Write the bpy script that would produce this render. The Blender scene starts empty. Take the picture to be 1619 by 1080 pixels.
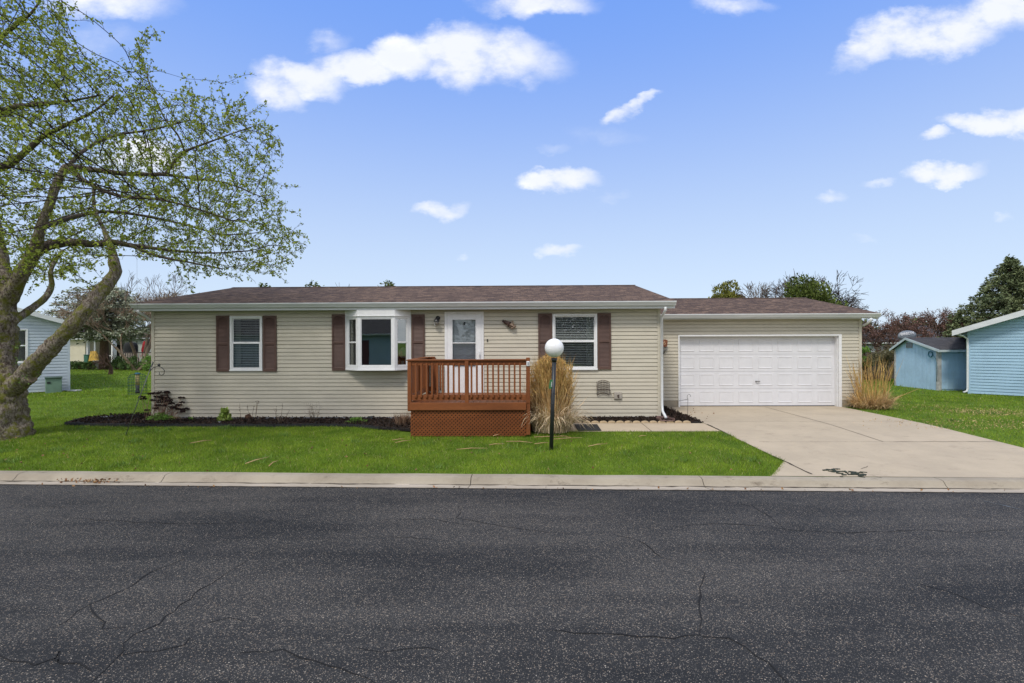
import bpy, bmesh, math, random
import numpy as np
from mathutils import Vector, Matrix, Euler
random.seed(7)
C = bpy.context.scene.collection
PI = math.pi
F = 810.0; HC = 2.05; RX = .004; CX, CY = 809.5, 540.0

# ---------------------------------------------------------------- view geometry (used once, to read sizes off the photograph)
def ray(px, py):
    dx, dy = px - CX, py - CY
    return Vector((dx*math.cos(RX) - dy*math.sin(RX), F, -(dy*math.cos(RX) + dx*math.sin(RX))))
def P(px, py, Y):
    r = ray(px, py); k = Y / r.y
    return Vector((r.x*k, Y, HC + r.z*k))
KS = .043                                  # the street runs slightly askew
def curbdist(x, y): return y + KS*x - 8.47
def gz(x, y):                              # height of the ground
    s = min(max(curbdist(x, y)/4.2, 0), 1)
    return -.15*(1 - s)
def G(px, py):
    r = ray(px, py); z = 0
    for _ in range(8):
        k = (z - HC)/r.z
        z = gz(r.x*k, r.y*k)
    return Vector((r.x*k, r.y*k, z))

class Frame:
    def __init__(s, x, y, deg, z=0):
        a = math.radians(deg); s.o = Vector((x, y, z)); s.a = a
        s.e = Vector((math.cos(a), math.sin(a), 0)); s.n = Vector((-math.sin(a), math.cos(a), 0))
    def hp(s, px, py, d=0.):               # pixel -> local coordinates on the plane at depth d of this frame
        r = ray(px, py); c = Vector((0, 0, HC))
        k = (d - (c - s.o).dot(s.n)) / r.dot(s.n)
        p = c + r*k - s.o
        return p.dot(s.e), d, p.z
    def U(s, px, d=0., py=560): return s.hp(px, py, d)[0]
    def Z(s, px, py, d=0.): return s.hp(px, py, d)[2]
    def w(s, u, d, z): return s.o + s.e*u + s.n*d + Vector((0, 0, z))

# ---------------------------------------------------------------- objects
def tag(o, label=None, cat=None, group=None, kind=None):
    if label: o['label'] = label
    if cat: o['category'] = cat
    if group: o['group'] = group
    if kind: o['kind'] = kind
    return o
def thing(name, label, cat, loc=(0,0,0), rot=0., group=None):
    o = bpy.data.objects.new(name, None); C.objects.link(o)
    o.empty_display_size = .1
    o.location = loc; o.rotation_euler = (0, 0, rot)
    return tag(o, label, cat, group)
def worldmat(o):
    m = Matrix.LocRotScale(o.location, o.rotation_euler, None)
    return worldmat(o.parent) @ m if o.parent else m

class MB:
    def __init__(s): s.v = []; s.f = []; s.m = []; s.mi = 0; s.sm = []
    def poly(s, pts, smooth=False):
        n = len(s.v); s.v += [tuple(p) for p in pts]; s.f.append(tuple(range(n, n+len(pts)))); s.m.append(s.mi); s.sm.append(smooth)
    def faces(s, verts, fs, smooth=False):
        n = len(s.v); s.v += [tuple(p) for p in verts]
        for f in fs: s.f.append(tuple(n+i for i in f)); s.m.append(s.mi); s.sm.append(smooth)
    def box(s, x0, x1, y0, y1, z0, z1):
        if x1 < x0: x0, x1 = x1, x0
        if y1 < y0: y0, y1 = y1, y0
        if z1 < z0: z0, z1 = z1, z0
        v = [(x,y,z) for z in (z0,z1) for y in (y0,y1) for x in (x0,x1)]
        s.faces(v, [(0,2,3,1),(4,5,7,6),(0,1,5,4),(2,6,7,3),(0,4,6,2),(1,3,7,5)])
    def obox(s, c, ax, ay, az):            # oriented box from centre and three half-axes
        c = Vector(c); ax, ay, az = Vector(ax), Vector(ay), Vector(az)
        v = [c + ax*i + ay*j + az*k for k in (-1,1) for j in (-1,1) for i in (-1,1)]
        s.faces(v, [(0,2,3,1),(4,5,7,6),(0,1,5,4),(2,6,7,3),(0,4,6,2),(1,3,7,5)])
    def beam(s, a, b, w, t, up=(0,0,1)):
        a, b = Vector(a), Vector(b); d = (b-a); L = d.length; d.normalize()
        x = d.cross(Vector(up))
        if x.length < 1e-4: x = Vector((1,0,0))
        x.normalize(); y = x.cross(d)
        s.obox((a+b)/2, x*w/2, d*L/2, y*t/2)
    def tube(s, path, r, seg=8, cap=True, smooth=True, noise=0, rng=random):
        path = [Vector(p) for p in path]; n = len(path)
        rs = r if isinstance(r, (list, tuple)) else [r]*n
        rings = []; prev = None
        for i, p in enumerate(path):
            t = (path[min(i+1,n-1)] - path[max(i-1,0)])
            if t.length < 1e-7: t = Vector((0,0,1))
            t.normalize()
            if prev is None:
                x = t.orthogonal().normalized()
            else:
                x = prev - t*prev.dot(t)
                x = x.normalized() if x.length > 1e-5 else t.orthogonal().normalized()
            prev = x; y = t.cross(x); ring = []
            for k in range(seg):
                a = 2*PI*k/seg; rr = rs[i]*(1 + (rng.uniform(-noise, noise) if noise else 0))
                ring.append(p + x*(math.cos(a)*rr) + y*(math.sin(a)*rr))
            rings.append(ring)
        v = [q for ring in rings for q in ring]; fs = []
        for i in range(n-1):
            for k in range(seg):
                a = i*seg+k; b = i*seg+(k+1) % seg
                fs.append((a, b, b+seg, a+seg))
        if cap: fs.append(tuple(reversed(range(seg)))); fs.append(tuple((n-1)*seg+k for k in range(seg)))
        s.faces(v, fs, smooth)
    def lathe(s, c, prof, seg=24, smooth=True):       # prof: (r, z) list
        c = Vector(c); v = []; fs = []; n = len(prof)
        for r, z in prof:
            for k in range(seg):
                a = 2*PI*k/seg; v.append(c + Vector((r*math.cos(a), r*math.sin(a), z)))
        for i in range(n-1):
            for k in range(seg):
                a = i*seg+k; b = i*seg+(k+1) % seg
                fs.append((a, b, b+seg, a+seg))
        fs.append(tuple(reversed(range(seg)))); fs.append(tuple((n-1)*seg+k for k in range(seg)))
        s.faces(v, fs, smooth)
    def prism(s, pts, y0, y1):             # outline in (x, z) pushed along y
        n = len(pts); v = [(x, y0, z) for x, z in pts] + [(x, y1, z) for x, z in pts]
        fs = [tuple(range(n)), tuple(reversed(range(n, 2*n)))]
        for i in range(n):
            j = (i+1) % n; fs.append((i, i+n, j+n, j))
        s.faces(v, fs)
    def extrude(s, sec, x0, x1):           # section in (y, z) pushed along x
        n = len(sec); v = [(x0, y, z) for y, z in sec] + [(x1, y, z) for y, z in sec]
        fs = [tuple(range(n)), tuple(reversed(range(n, 2*n)))]
        for i in range(n):
            j = (i+1) % n; fs.append((i, i+n, j+n, j))
        s.faces(v, fs)
    def build(s, name, mats, parent=None, world=False, bevel=0, recalc=True):
        me = bpy.data.meshes.new(name)
        if world and parent is not None:
            inv = worldmat(parent).inverted(); vs = [tuple(inv @ Vector(p)) for p in s.v]
        else: vs = s.v
        me.from_pydata(vs, [], s.f)
        if not isinstance(mats, (list, tuple)): mats = [mats]
        for m in mats: me.materials.append(m)
        me.polygons.foreach_set('material_index', s.m)
        me.polygons.foreach_set('use_smooth', s.sm)
        if recalc and len(s.f) < 60000:
            bm = bmesh.new(); bm.from_mesh(me); bmesh.ops.recalc_face_normals(bm, faces=bm.faces); bm.to_mesh(me); bm.free()
        me.update()
        o = bpy.data.objects.new(name, me); C.objects.link(o)
        if parent is not None: o.parent = parent
        if bevel:
            b = o.modifiers.new('bevel', 'BEVEL'); b.width = bevel; b.segments = 1; b.limit_method = 'ANGLE'
        return o

def npmesh(name, verts, k, mat, parent=None, smooth=False, origin=(0,0,0)):   # (N*k, 3) vertices, N faces of k corners each
    verts = np.asarray(verts, dtype=np.float32) - np.asarray(origin, dtype=np.float32)
    n = len(verts)//k; me = bpy.data.meshes.new(name)
    me.vertices.add(n*k); me.vertices.foreach_set('co', verts.ravel())
    me.loops.add(n*k); me.loops.foreach_set('vertex_index', np.arange(n*k, dtype=np.int32))
    me.polygons.add(n); me.polygons.foreach_set('loop_start', np.arange(0, n*k, k, dtype=np.int32))
    me.materials.append(mat); me.update(calc_edges=True)
    o = bpy.data.objects.new(name, me); C.objects.link(o)
    if parent is not None: o.parent = parent
    return o
def unit(a): return a/np.maximum(np.linalg.norm(a, axis=1, keepdims=True), 1e-9)
def leafcards(name, mat, pts, size, rng, parent=None, dirs=None, spread=.9, aspect=.5, origin=(0,0,0)):
    n = len(pts); d = rng.normal(size=(n,3))
    if dirs is not None: d = np.asarray(dirs) + d*spread
    d = unit(d); q = unit(np.cross(d, rng.normal(size=(n,3))))
    s = (np.asarray(size)*np.ones(n))[:,None]
    p = np.asarray(pts)
    v = np.stack([p, p + d*s*.5 + q*s*aspect*.5, p + d*s, p + d*s*.5 - q*s*aspect*.5], axis=1).reshape(-1,3)
    return npmesh(name, v, 4, mat, parent, origin=origin)

# ---------------------------------------------------------------- materials
def newmat(name):
    m = bpy.data.materials.new(name); m.use_nodes = True; nt = m.node_tree
    return m, nt, nt.nodes['Principled BSDF']
def nd(nt, t, **kw):
    n = nt.nodes.new(t)
    for k, v in kw.items():
        if k.startswith('i_'): n.inputs[k[2:].replace('_', ' ')].default_value = v
        else: setattr(n, k, v)
    return n
def rgba(c): return (c[0], c[1], c[2], 1)
def mixc(nt, fac, a, b, mode='MIX'):
    n = nt.nodes.new('ShaderNodeMix'); n.data_type = 'RGBA'; n.blend_type = mode
    for i, x in ((0, fac), (6, a), (7, b)):
        if hasattr(x, 'is_linked') or hasattr(x, 'links'): nt.links.new(x, n.inputs[i])
        elif isinstance(x, (int, float)): n.inputs[i].default_value = x
        else: n.inputs[i].default_value = rgba(x)
    return n.outputs[2]
def math_(nt, op, a, b=None, c=None, clamp=False):
    n = nt.nodes.new('ShaderNodeMath'); n.operation = op; n.use_clamp = clamp
    for i, x in enumerate((a, b, c)):
        if x is None: continue
        if isinstance(x, (int, float)): n.inputs[i].default_value = x
        else: nt.links.new(x, n.inputs[i])
    return n.outputs[0]
def ramp(nt, fac, lo, hi):
    n = nt.nodes.new('ShaderNodeMapRange'); n.interpolation_type = 'SMOOTHSTEP'
    nt.links.new(fac, n.inputs[0]); n.inputs[1].default_value = lo; n.inputs[2].default_value = hi
    return n.outputs[0]
def noise(nt, vec, scale, detail=4, rough=.6, stretch=None):
    if stretch:
        mp = nt.nodes.new('ShaderNodeMapping'); mp.inputs['Scale'].default_value = stretch
        nt.links.new(vec, mp.inputs[0]); vec = mp.outputs[0]
    n = nt.nodes.new('ShaderNodeTexNoise'); nt.links.new(vec, n.inputs['Vector'])
    n.inputs['Scale'].default_value = scale; n.inputs['Detail'].default_value = detail; n.inputs['Roughness'].default_value = rough
    return n.outputs['Fac']
def objvec(nt): return nt.nodes.new('ShaderNodeTexCoord').outputs['Object']
def bump(nt, bs, h, strength=.3, dist=.01):
    b = nt.nodes.new('ShaderNodeBump'); b.inputs['Strength'].default_value = strength; b.inputs['Distance'].default_value = dist
    nt.links.new(h, b.inputs['Height']); nt.links.new(b.outputs[0], bs.inputs['Normal'])
def M(name, c, rough=.6, var=.12, scale=6, c2=None, bmp=0, bscale=60, metal=0, spec=.5, stretch=None, island=0, trans=0, fine=0):
    m, nt, bs = newmat(name); v = objvec(nt)
    c2 = c2 or tuple(x*(1-var*2) for x in c)
    nf = noise(nt, v, scale, 5, .65, stretch)
    col = mixc(nt, ramp(nt, nf, .3, .7), c, c2)
    if fine:
        f2 = noise(nt, v, bscale, 3, .7, stretch)
        col = mixc(nt, math_(nt, 'MULTIPLY', ramp(nt, f2, .35, .75), fine), col, tuple(x*.45 for x in c))
    if island:
        g = nt.nodes.new('ShaderNodeNewGeometry').outputs['Random Per Island']
        hs = nt.nodes.new('ShaderNodeHueSaturation'); nt.links.new(col, hs.inputs['Color'])
        nt.links.new(math_(nt, 'MULTIPLY_ADD', g, island, 1-island*.5), hs.inputs['Value'])
        g2 = math_(nt, 'FRACT', math_(nt, 'MULTIPLY', g, 17.3))
        nt.links.new(math_(nt, 'MULTIPLY_ADD', g2, island*.03, .5-island*.015), hs.inputs['Hue'])
        col = hs.outputs[0]
    nt.links.new(col, bs.inputs['Base Color'])
    bs.inputs['Roughness'].default_value = rough; bs.inputs['Metallic'].default_value = metal
    bs.inputs['Specular IOR Level'].default_value = spec
    if bmp: bump(nt, bs, noise(nt, v, bscale, 4, .7, stretch), bmp)
    if trans:
        tr = nt.nodes.new('ShaderNodeBsdfTranslucent'); nt.links.new(col, tr.inputs[0])
        ms = nt.nodes.new('ShaderNodeMixShader'); ms.inputs[0].default_value = trans
        nt.links.new(bs.outputs[0], ms.inputs[1]); nt.links.new(tr.outputs[0], ms.inputs[2])
        nt.links.new(ms.outputs[0], nt.nodes['Material Output'].inputs[0])
    return m

siding = M('siding', (.575,.53,.425), .5, .05, 1.5, spec=.3, fine=.10, bscale=9, stretch=(1,1,3))
siding_blue = M('siding_blue', (.37,.55,.69), .5, .06, 1.2, spec=.3, fine=.08, bscale=9)
siding_pale = M('siding_pale', (.50,.56,.62), .5, .05, 1.5, spec=.3)
siding_grey = M('siding_grey', (.40,.42,.43), .5, .05, 1.5, spec=.3)
siding_cream = M('siding_cream', (.66,.60,.45), .5, .05, 1.5, spec=.3)
siding_sage = M('siding_sage', (.50,.55,.50), .5, .05, 1.5, spec=.3)
siding_teal = M('siding_teal', (.34,.45,.45), .5, .05, 1.5, spec=.3)
white = M('white_vinyl', (.80,.80,.79), .35, .04, 3, spec=.4, fine=.06, bscale=12)
gutterm = M('white_aluminium', (.72,.74,.74), .35, .08, 1.2, spec=.5, fine=.15, bscale=7, stretch=(.4,1,3))
doorwhite = M('garage_white', (.70,.70,.715), .45, .03, 2, spec=.3, fine=.07, bscale=6)
shut = M('brown_vinyl', (.125,.073,.058), .55, .12, 3, spec=.3)
black = M('black_metal', (.018,.022,.026), .4, .2, 8)
steel = M('grey_steel', (.18,.18,.18), .4, .2, 10, metal=.6)
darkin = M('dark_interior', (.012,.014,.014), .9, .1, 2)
curtain = M('curtain', (.32,.36,.33), .9, .2, 6, stretch=(8,1,.3))
blind = M('blind_slats', (.50,.52,.51), .5, .05, 3)
concrete = M('foundation', (.36,.31,.23), .85, .15, 3, bmp=.3, bscale=60, fine=.2)
skirtm = M('grey_skirt', (.30,.32,.36), .7, .1, 2)
seal = M('joint_dark', (.045,.035,.025), .95, .3, 20)
deckm = M('cedar_stain', (.25,.082,.025), .55, .2, 3, c2=(.17,.053,.016), bmp=.15, bscale=30, stretch=(.25,1,1), fine=.30, spec=.3)
deckv = M('cedar_stain_upright', (.25,.082,.025), .55, .2, 3, c2=(.17,.053,.016), bmp=.15, bscale=30, stretch=(1,1,.25), fine=.30, spec=.3)
straw = M('dry_grass', (.66,.48,.25), .8, .2, 2.5, c2=(.42,.28,.14), island=.9, trans=.2, spec=.1)
strawp = M('dry_grass_pale', (.78,.64,.44), .8, .2, 2.5, c2=(.55,.42,.26), island=.9, trans=.2, spec=.1)
strawg = M('dry_grass_gold', (.64,.43,.16), .8, .2, 2.5, c2=(.40,.25,.09), island=.8, trans=.2, spec=.1)
twigm = M('dry_stems', (.20,.14,.09), .85, .2, 8, island=.5)
seedm = M('dark_seed_heads', (.035,.014,.010), .9, .3, 15, island=.6)
mulchm = M('bark_mulch', (.020,.014,.011), .9, .3, 9, c2=(.045,.028,.020), island=.9, spec=.2)
mulchb = M('mulch_bed_soil', (.014,.010,.008), .95, .3, 14, bmp=.8, bscale=40)
leafg = M('fresh_leaves', (.32,.38,.045), .6, .2, 1.1, c2=(.18,.23,.03), island=.7, trans=.35, spec=.25)
greenb = M('bright_green_foliage', (.20,.36,.07), .6, .2, 3, island=.7, trans=.25, spec=.2)
juniper = M('juniper_foliage', (.115,.15,.030), .75, .2, .9, c2=(.065,.09,.020), island=.9, spec=.15)
juniper2 = M('arborvitae_foliage', (.20,.20,.038), .75, .2, .9, c2=(.11,.115,.025), island=.9, spec=.15)
sprucem = M('spruce_foliage', (.175,.20,.09), .75, .2, .7, c2=(.095,.125,.06), island=1., spec=.15)
sprucegrey = M('spruce_grey_foliage', (.33,.35,.25), .8, .2, .7, c2=(.19,.21,.14), island=1., spec=.15)
redtwig = M('reddish_buds', (.20,.105,.08), .85, .2, 1, c2=(.12,.065,.052), island=.8)
darkhedge = M('hedge_foliage', (.12,.20,.05), .8, .2, 2, island=.8)
redcloth = M('red_canvas', (.42,.014,.02), .8, .2, 3)
yellowm = M('yellow_canvas', (.62,.38,.06), .7, .2, 3)
urnm = M('grey_urn', (.45,.43,.40), .8, .15, 4)
greenbox = M('green_box_paint', (.17,.27,.20), .5, .12, 4)
matm = M('black_rubber', (.020,.022,.024), .8, .3, 30, bmp=.4, bscale=120)
copper = M('copper_plate', (.30,.10,.04), .5, .3, 30)
splashm = M('terracotta_plastic', (.20,.12,.10), .6, .15, 6)
scallop = M('scallop_edging', (.55,.42,.26), .8, .2, 6, bmp=.3, bscale=60)
peel = M('peeling_white_paint', (.62,.62,.60), .7, .2, 5, fine=.9, bscale=9)
dishm = M('dish_grey', (.17,.195,.215), .45, .08, 4)
bluet = M('blue_plastic', (.03,.16,.24), .4, .1, 4)
seedt = M('bird_seed', (.50,.40,.17), .8, .3, 30)
cagem = M('green_wire', (.03,.10,.07), .5, .1, 5)
fencem = M('weathered_fence', (.12,.10,.09), .8, .2, 3)
hoserust = M('rusty_iron', (.065,.030,.022), .7, .3, 12)
clutter = M('brown_shell', (.24,.13,.07), .7, .3, 40, c2=(.05,.03,.02))
greentag = M('green_tag', (.05,.20,.07), .4, .1, 5)
palewood = M('pale_deck_boards', (.50,.42,.36), .8, .2, 4)
leafdry = M('dry_leaf', (.32,.17,.07), .8, .3, 8, island=.8)
lawnblade = M('grass_blades', (.275,.375,.034), .65, .2, 1.3, c2=(.105,.195,.015), island=1.0, trans=.35, spec=.2)
for _n in (siding, siding_blue): pass

def bark(name, c, moss, dark, amt=.5):
    m, nt, bs = newmat(name); v = objvec(nt)
    n1 = noise(nt, v, 5.5, 7, .75); n2 = noise(nt, v, 26, 5, .75, (1,1,.45)); n3 = noise(nt, v, 2.2, 5, .7)
    col = mixc(nt, ramp(nt, n2, .38, .62), dark, c)
    col = mixc(nt, math_(nt, 'MULTIPLY', ramp(nt, n1, .60-amt*.25, .74-amt*.2), .92), col, moss)
    col = mixc(nt, math_(nt, 'MULTIPLY', ramp(nt, noise(nt, v, 38, 4, .8), .58, .72), .7), col, tuple(x*.2 for x in dark))
    nt.links.new(col, bs.inputs['Base Color']); bs.inputs['Roughness'].default_value = .9; bs.inputs['Specular IOR Level'].default_value = .2
    bump(nt, bs, math_(nt, 'ADD', n2, n1), 1., .03)
    return m
bark_moss = bark('mossy_bark', (.34,.29,.235), (.17,.175,.02), (.085,.062,.046), .62)
bark_twig = bark('twig_bark', (.060,.042,.034), (.05,.05,.02), (.025,.018,.015), .2)
bark_tan = bark('tan_bark', (.34,.25,.17), (.20,.18,.07), (.17,.12,.085), .3)
bark_grey = bark('grey_bark', (.20,.15,.11), (.12,.11,.04), (.09,.06,.045), .4)
bark_brown = bark('brown_bark', (.17,.105,.075), (.12,.085,.04), (.085,.05,.038), .2)

def glassmat(name, refl=.22, tint=(.75,.8,.78)):
    m, nt, bs = newmat(name); nt.nodes.remove(bs)
    t = nd(nt, 'ShaderNodeBsdfTransparent'); t.inputs[0].default_value = rgba(tint)
    g = nd(nt, 'ShaderNodeBsdfGlossy'); g.inputs['Roughness'].default_value = .012; g.inputs[0].default_value = (.9,.95,.95,1)
    lw = nd(nt, 'ShaderNodeLayerWeight'); lw.inputs[0].default_value = .25
    mx = nd(nt, 'ShaderNodeMixShader')
    nt.links.new(math_(nt, 'MULTIPLY_ADD', lw.outputs['Fresnel'], .8, refl-.05, True), mx.inputs[0])
    nt.links.new(t.outputs[0], mx.inputs[1]); nt.links.new(g.outputs[0], mx.inputs[2])
    # slightly wavy pane
    b = nt.nodes.new('ShaderNodeBump'); b.inputs['Strength'].default_value = .05; b.inputs['Distance'].default_value = .02
    nt.links.new(noise(nt, objvec(nt), 1.5, 1, .3), b.inputs['Height']); nt.links.new(b.outputs[0], g.inputs['Normal'])
    nt.links.new(mx.outputs[0], nt.nodes['Material Output'].inputs[0])
    return m
glass = glassmat('window_glass', .17, (.92,.94,.93)); glassbay = glassmat('bay_glass', .32, (.92,.94,.93)); glassdoor = glassmat('storm_glass', .08, (.86,.88,.88))
screenm = glassmat('insect_screen', .06, (.80,.81,.82))
globem, nt, bs = newmat('frosted_globe'); bs.inputs['Base Color'].default_value = (.84,.84,.83,1); bs.inputs['Roughness'].default_value = .45
bs.inputs['Subsurface Weight'].default_value = .3; bs.inputs['Subsurface Radius'].default_value = (.1,.1,.1)
nt.links.new(mixc(nt, ramp(nt, noise(nt, objvec(nt), 5, 5, .7), .4, .75), (.86,.86,.85), (.74,.73,.70)), bs.inputs['Base Color'])

def shingles(name, c1, c2, mort):
    m, nt, bs = newmat(name); v = objvec(nt)
    wn = noise(nt, v, 3, 3)
    br = nd(nt, 'ShaderNodeTexBrick'); nt.links.new(v, br.inputs['Vector'])
    br.offset = .37; br.offset_frequency = 2; br.squash = .7; br.squash_frequency = 3
    br.inputs['Scale'].default_value = 1; br.inputs['Brick Width'].default_value = .21; br.inputs['Row Height'].default_value = .145
    br.inputs['Mortar Size'].default_value = .007; br.inputs['Mortar Smooth'].default_value = .3; br.inputs['Bias'].default_value = 0
    br.inputs['Color1'].default_value = rgba(c1); br.inputs['Color2'].default_value = rgba(c2); br.inputs['Mortar'].default_value = rgba(mort)
    col = mixc(nt, math_(nt, 'MULTIPLY', ramp(nt, noise(nt, v, 2.6, 6, .8, (1,3.2,1)), .42, .58), .75), br.outputs[0], c2)
    col = mixc(nt, math_(nt, 'MULTIPLY', ramp(nt, noise(nt, v, 120, 3, .8), .4, .7), .5), col, tuple(x*.4 for x in c2))
    nt.links.new(col, bs.inputs['Base Color']); bs.inputs['Roughness'].default_value = .9; bs.inputs['Specular IOR Level'].default_value = .2
    bump(nt, bs, math_(nt, 'MULTIPLY_ADD', br.outputs['Fac'], -1., math_(nt, 'MULTIPLY', noise(nt, v, 90, 3), .5)), .7, .012)
    return m
roofm = shingles('brown_shingles', (.27,.18,.125), (.075,.049,.038), (.03,.02,.018))
roofdark = shingles('grey_shingles', (.10,.095,.095), (.05,.048,.05), (.02,.02,.02))
# ================================================================ frames
HY = -1.06
HF = Frame(0, 13.5, HY)                    # main house: u to the right, d away from the street
ST = Frame(0, 8.47, -math.degrees(math.atan(KS)))

# ================================================================ ground, street, kerb, drive
def groundmat():
    m, nt, bs = newmat('turf'); v = objvec(nt)
    a = noise(nt, v, .9, 6, .7); b = noise(nt, v, 30, 5, .8)
    col = mixc(nt, ramp(nt, a, .35, .65), (.12,.19,.02), (.08,.14,.015))
    col = mixc(nt, math_(nt, 'MULTIPLY', ramp(nt, b, .5, .8), .55), col, (.022,.05,.008))
    nt.links.new(col, bs.inputs['Base Color']); bs.inputs['Roughness'].default_value = .9; bs.inputs['Specular IOR Level'].default_value = .1
    bump(nt, bs, b, .6, .03); return m
turf = groundmat()
mb = MB()
ss = [-900, -120, -40, -14, -9.35, -9.3, -.05, 0, .7, 1.4, 2.1, 2.8, 3.5, 4.2, 12, 30, 80, 250, 1200]
xs = [-900,-300,-120,-60,-30,-20,-14,-9,-5,0,4,8,12,16,22,30,60,120,300,900]
def gzz(s):
    if s <= -9.35: return -.12
    if s < 0: return -.55
    return -.15*(1 - min(s/4.2, 1))
v = [(x, s - KS*x + 8.47, gzz(s)) for s in ss for x in xs]; nx = len(xs)
mb.faces(v, [(j*nx+i, j*nx+i+1, (j+1)*nx+i+1, (j+1)*nx+i) for j in range(len(ss)-1) for i in range(nx-1)])
tag(mb.build('ground', turf), kind='structure')

def asphalt():
    m, nt, bs = newmat('asphalt'); v = objvec(nt)
    big = noise(nt, v, .55, 5, .65, (.35,1,1)); mid = noise(nt, v, 7, 5, .75); band = noise(nt, v, 1.6, 4, .6, (.12,1,1))
    patch = ramp(nt, math_(nt, 'ADD', math_(nt, 'MULTIPLY', big, .6), math_(nt, 'MULTIPLY', band, .4)), .36, .62)
    col = mixc(nt, patch, (.020,.0215,.0235), (.046,.0462,.046))
    col = mixc(nt, math_(nt, 'MULTIPLY', ramp(nt, mid, .3, .75), .30), col, (.014,.0145,.016))
    def specks(scale, lo, hi, amt, ca, cb, seed):
        nonlocal col
        mp = nd(nt, 'ShaderNodeMapping'); mp.inputs['Location'].default_value = (seed, seed*2, 0); nt.links.new(v, mp.inputs[0])
        vo = nd(nt, 'ShaderNodeTexVoronoi'); nt.links.new(mp.outputs[0], vo.inputs['Vector']); vo.inputs['Scale'].default_value = scale
        sp = nd(nt, 'ShaderNodeSeparateColor'); nt.links.new(vo.outputs['Color'], sp.inputs[0])
        thr = math_(nt, 'MULTIPLY_ADD', patch, -amt, hi)
        on = math_(nt, 'GREATER_THAN', sp.outputs[0], thr)
        near = math_(nt, 'LESS_THAN', vo.outputs['Distance'], lo)
        c = mixc(nt, sp.outputs[1], ca, cb)
        col = mixc(nt, math_(nt, 'MULTIPLY', math_(nt, 'MULTIPLY', on, near), math_(nt, 'MULTIPLY_ADD', sp.outputs[2], .6, .4)), col, c)
        return vo
    vo = specks(88, .42, .93, .22, (.42,.36,.28), (.20,.15,.11), 0)
    specks(58, .28, .965, .06, (.62,.56,.47), (.34,.24,.16), 3)
    specks(140, .5, .84, .22, (.22,.20,.17), (.12,.11,.10), 7)
    nt.links.new(col, bs.inputs['Base Color']); bs.inputs['Roughness'].default_value = .82; bs.inputs['Specular IOR Level'].default_value = .18
    bump(nt, bs, math_(nt, 'ADD', vo.outputs['Distance'], mid), .55, .006); return m
mb = MB(); mb.faces([ST.w(u, d, -.20) for d in (-8.55, -.62) for u in (-300, 300)], [(0,1,3,2)])
tag(mb.build('road', asphalt()), kind='structure')

def conc(name, c, c2, stain, dirt=.5):
    m, nt, bs = newmat(name); v = objvec(nt)
    col = mixc(nt, ramp(nt, noise(nt, v, .8, 6, .7), .35, .65), c, c2)
    col = mixc(nt, math_(nt, 'MULTIPLY', ramp(nt, noise(nt, v, 3.3, 7, .8, (.6,1,1)), .54, .72), dirt), col, stain)
    col = mixc(nt, math_(nt, 'MULTIPLY', ramp(nt, noise(nt, v, 130, 2, .8), .55, .8), .45), col, tuple(x*.5 for x in c))
    nt.links.new(col, bs.inputs['Base Color']); bs.inputs['Roughness'].default_value = .88; bs.inputs['Specular IOR Level'].default_value = .25
    bump(nt, bs, noise(nt, v, 150, 3, .7), .35, .004); return m
drivem = conc('driveway_concrete', (.47,.395,.29), (.41,.345,.255), (.28,.23,.17), .75)
walkm = conc('walk_concrete', (.50,.41,.29), (.44,.36,.26), (.35,.28,.20), .4)
curbm = conc('kerb_concrete', (.37,.325,.25), (.29,.25,.19), (.12,.095,.065), .8)
panm = conc('gutter_concrete', (.47,.41,.33), (.38,.33,.26), (.30,.24,.17), .5)

def strip(mb, path, w, z=None, jag=0, rng=random, taper=False):      # thin flat band laid along a path
    pts = []
    for i in range(len(path)-1):
        a, b = Vector(path[i]), Vector(path[i+1]); n = max(1, int((b-a).length/.09)) if jag else 1
        for k in range(n): pts.append(a.lerp(b, k/n))
    pts.append(Vector(path[-1]))
    if jag: pts = [p + Vector((rng.uniform(-jag,jag), rng.uniform(-jag,jag), 0)) for p in pts]
    L = []; R = []; n = len(pts)
    for i, p in enumerate(pts):
        t = pts[min(i+1,n-1)] - pts[max(i-1,0)]; t.z = 0
        t = t.normalized() if t.length > 1e-6 else Vector((1,0,0))
        s = Vector((-t.y, t.x, 0)); ww = w*(rng.uniform(.35,1.3) if jag else 1)
        if taper: ww *= .25 + .75*math.sin(PI*min(1, (i+.5)/n))
        zz = (lambda q: z if z is not None else q.z)
        a = p + s*ww/2; b = p - s*ww/2
        L.append((a.x, a.y, zz(a))); R.append((b.x, b.y, zz(b)))
    mb.faces(L+R, [(i, i+1, n+i+1, n+i) for i in range(n-1)])

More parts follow.
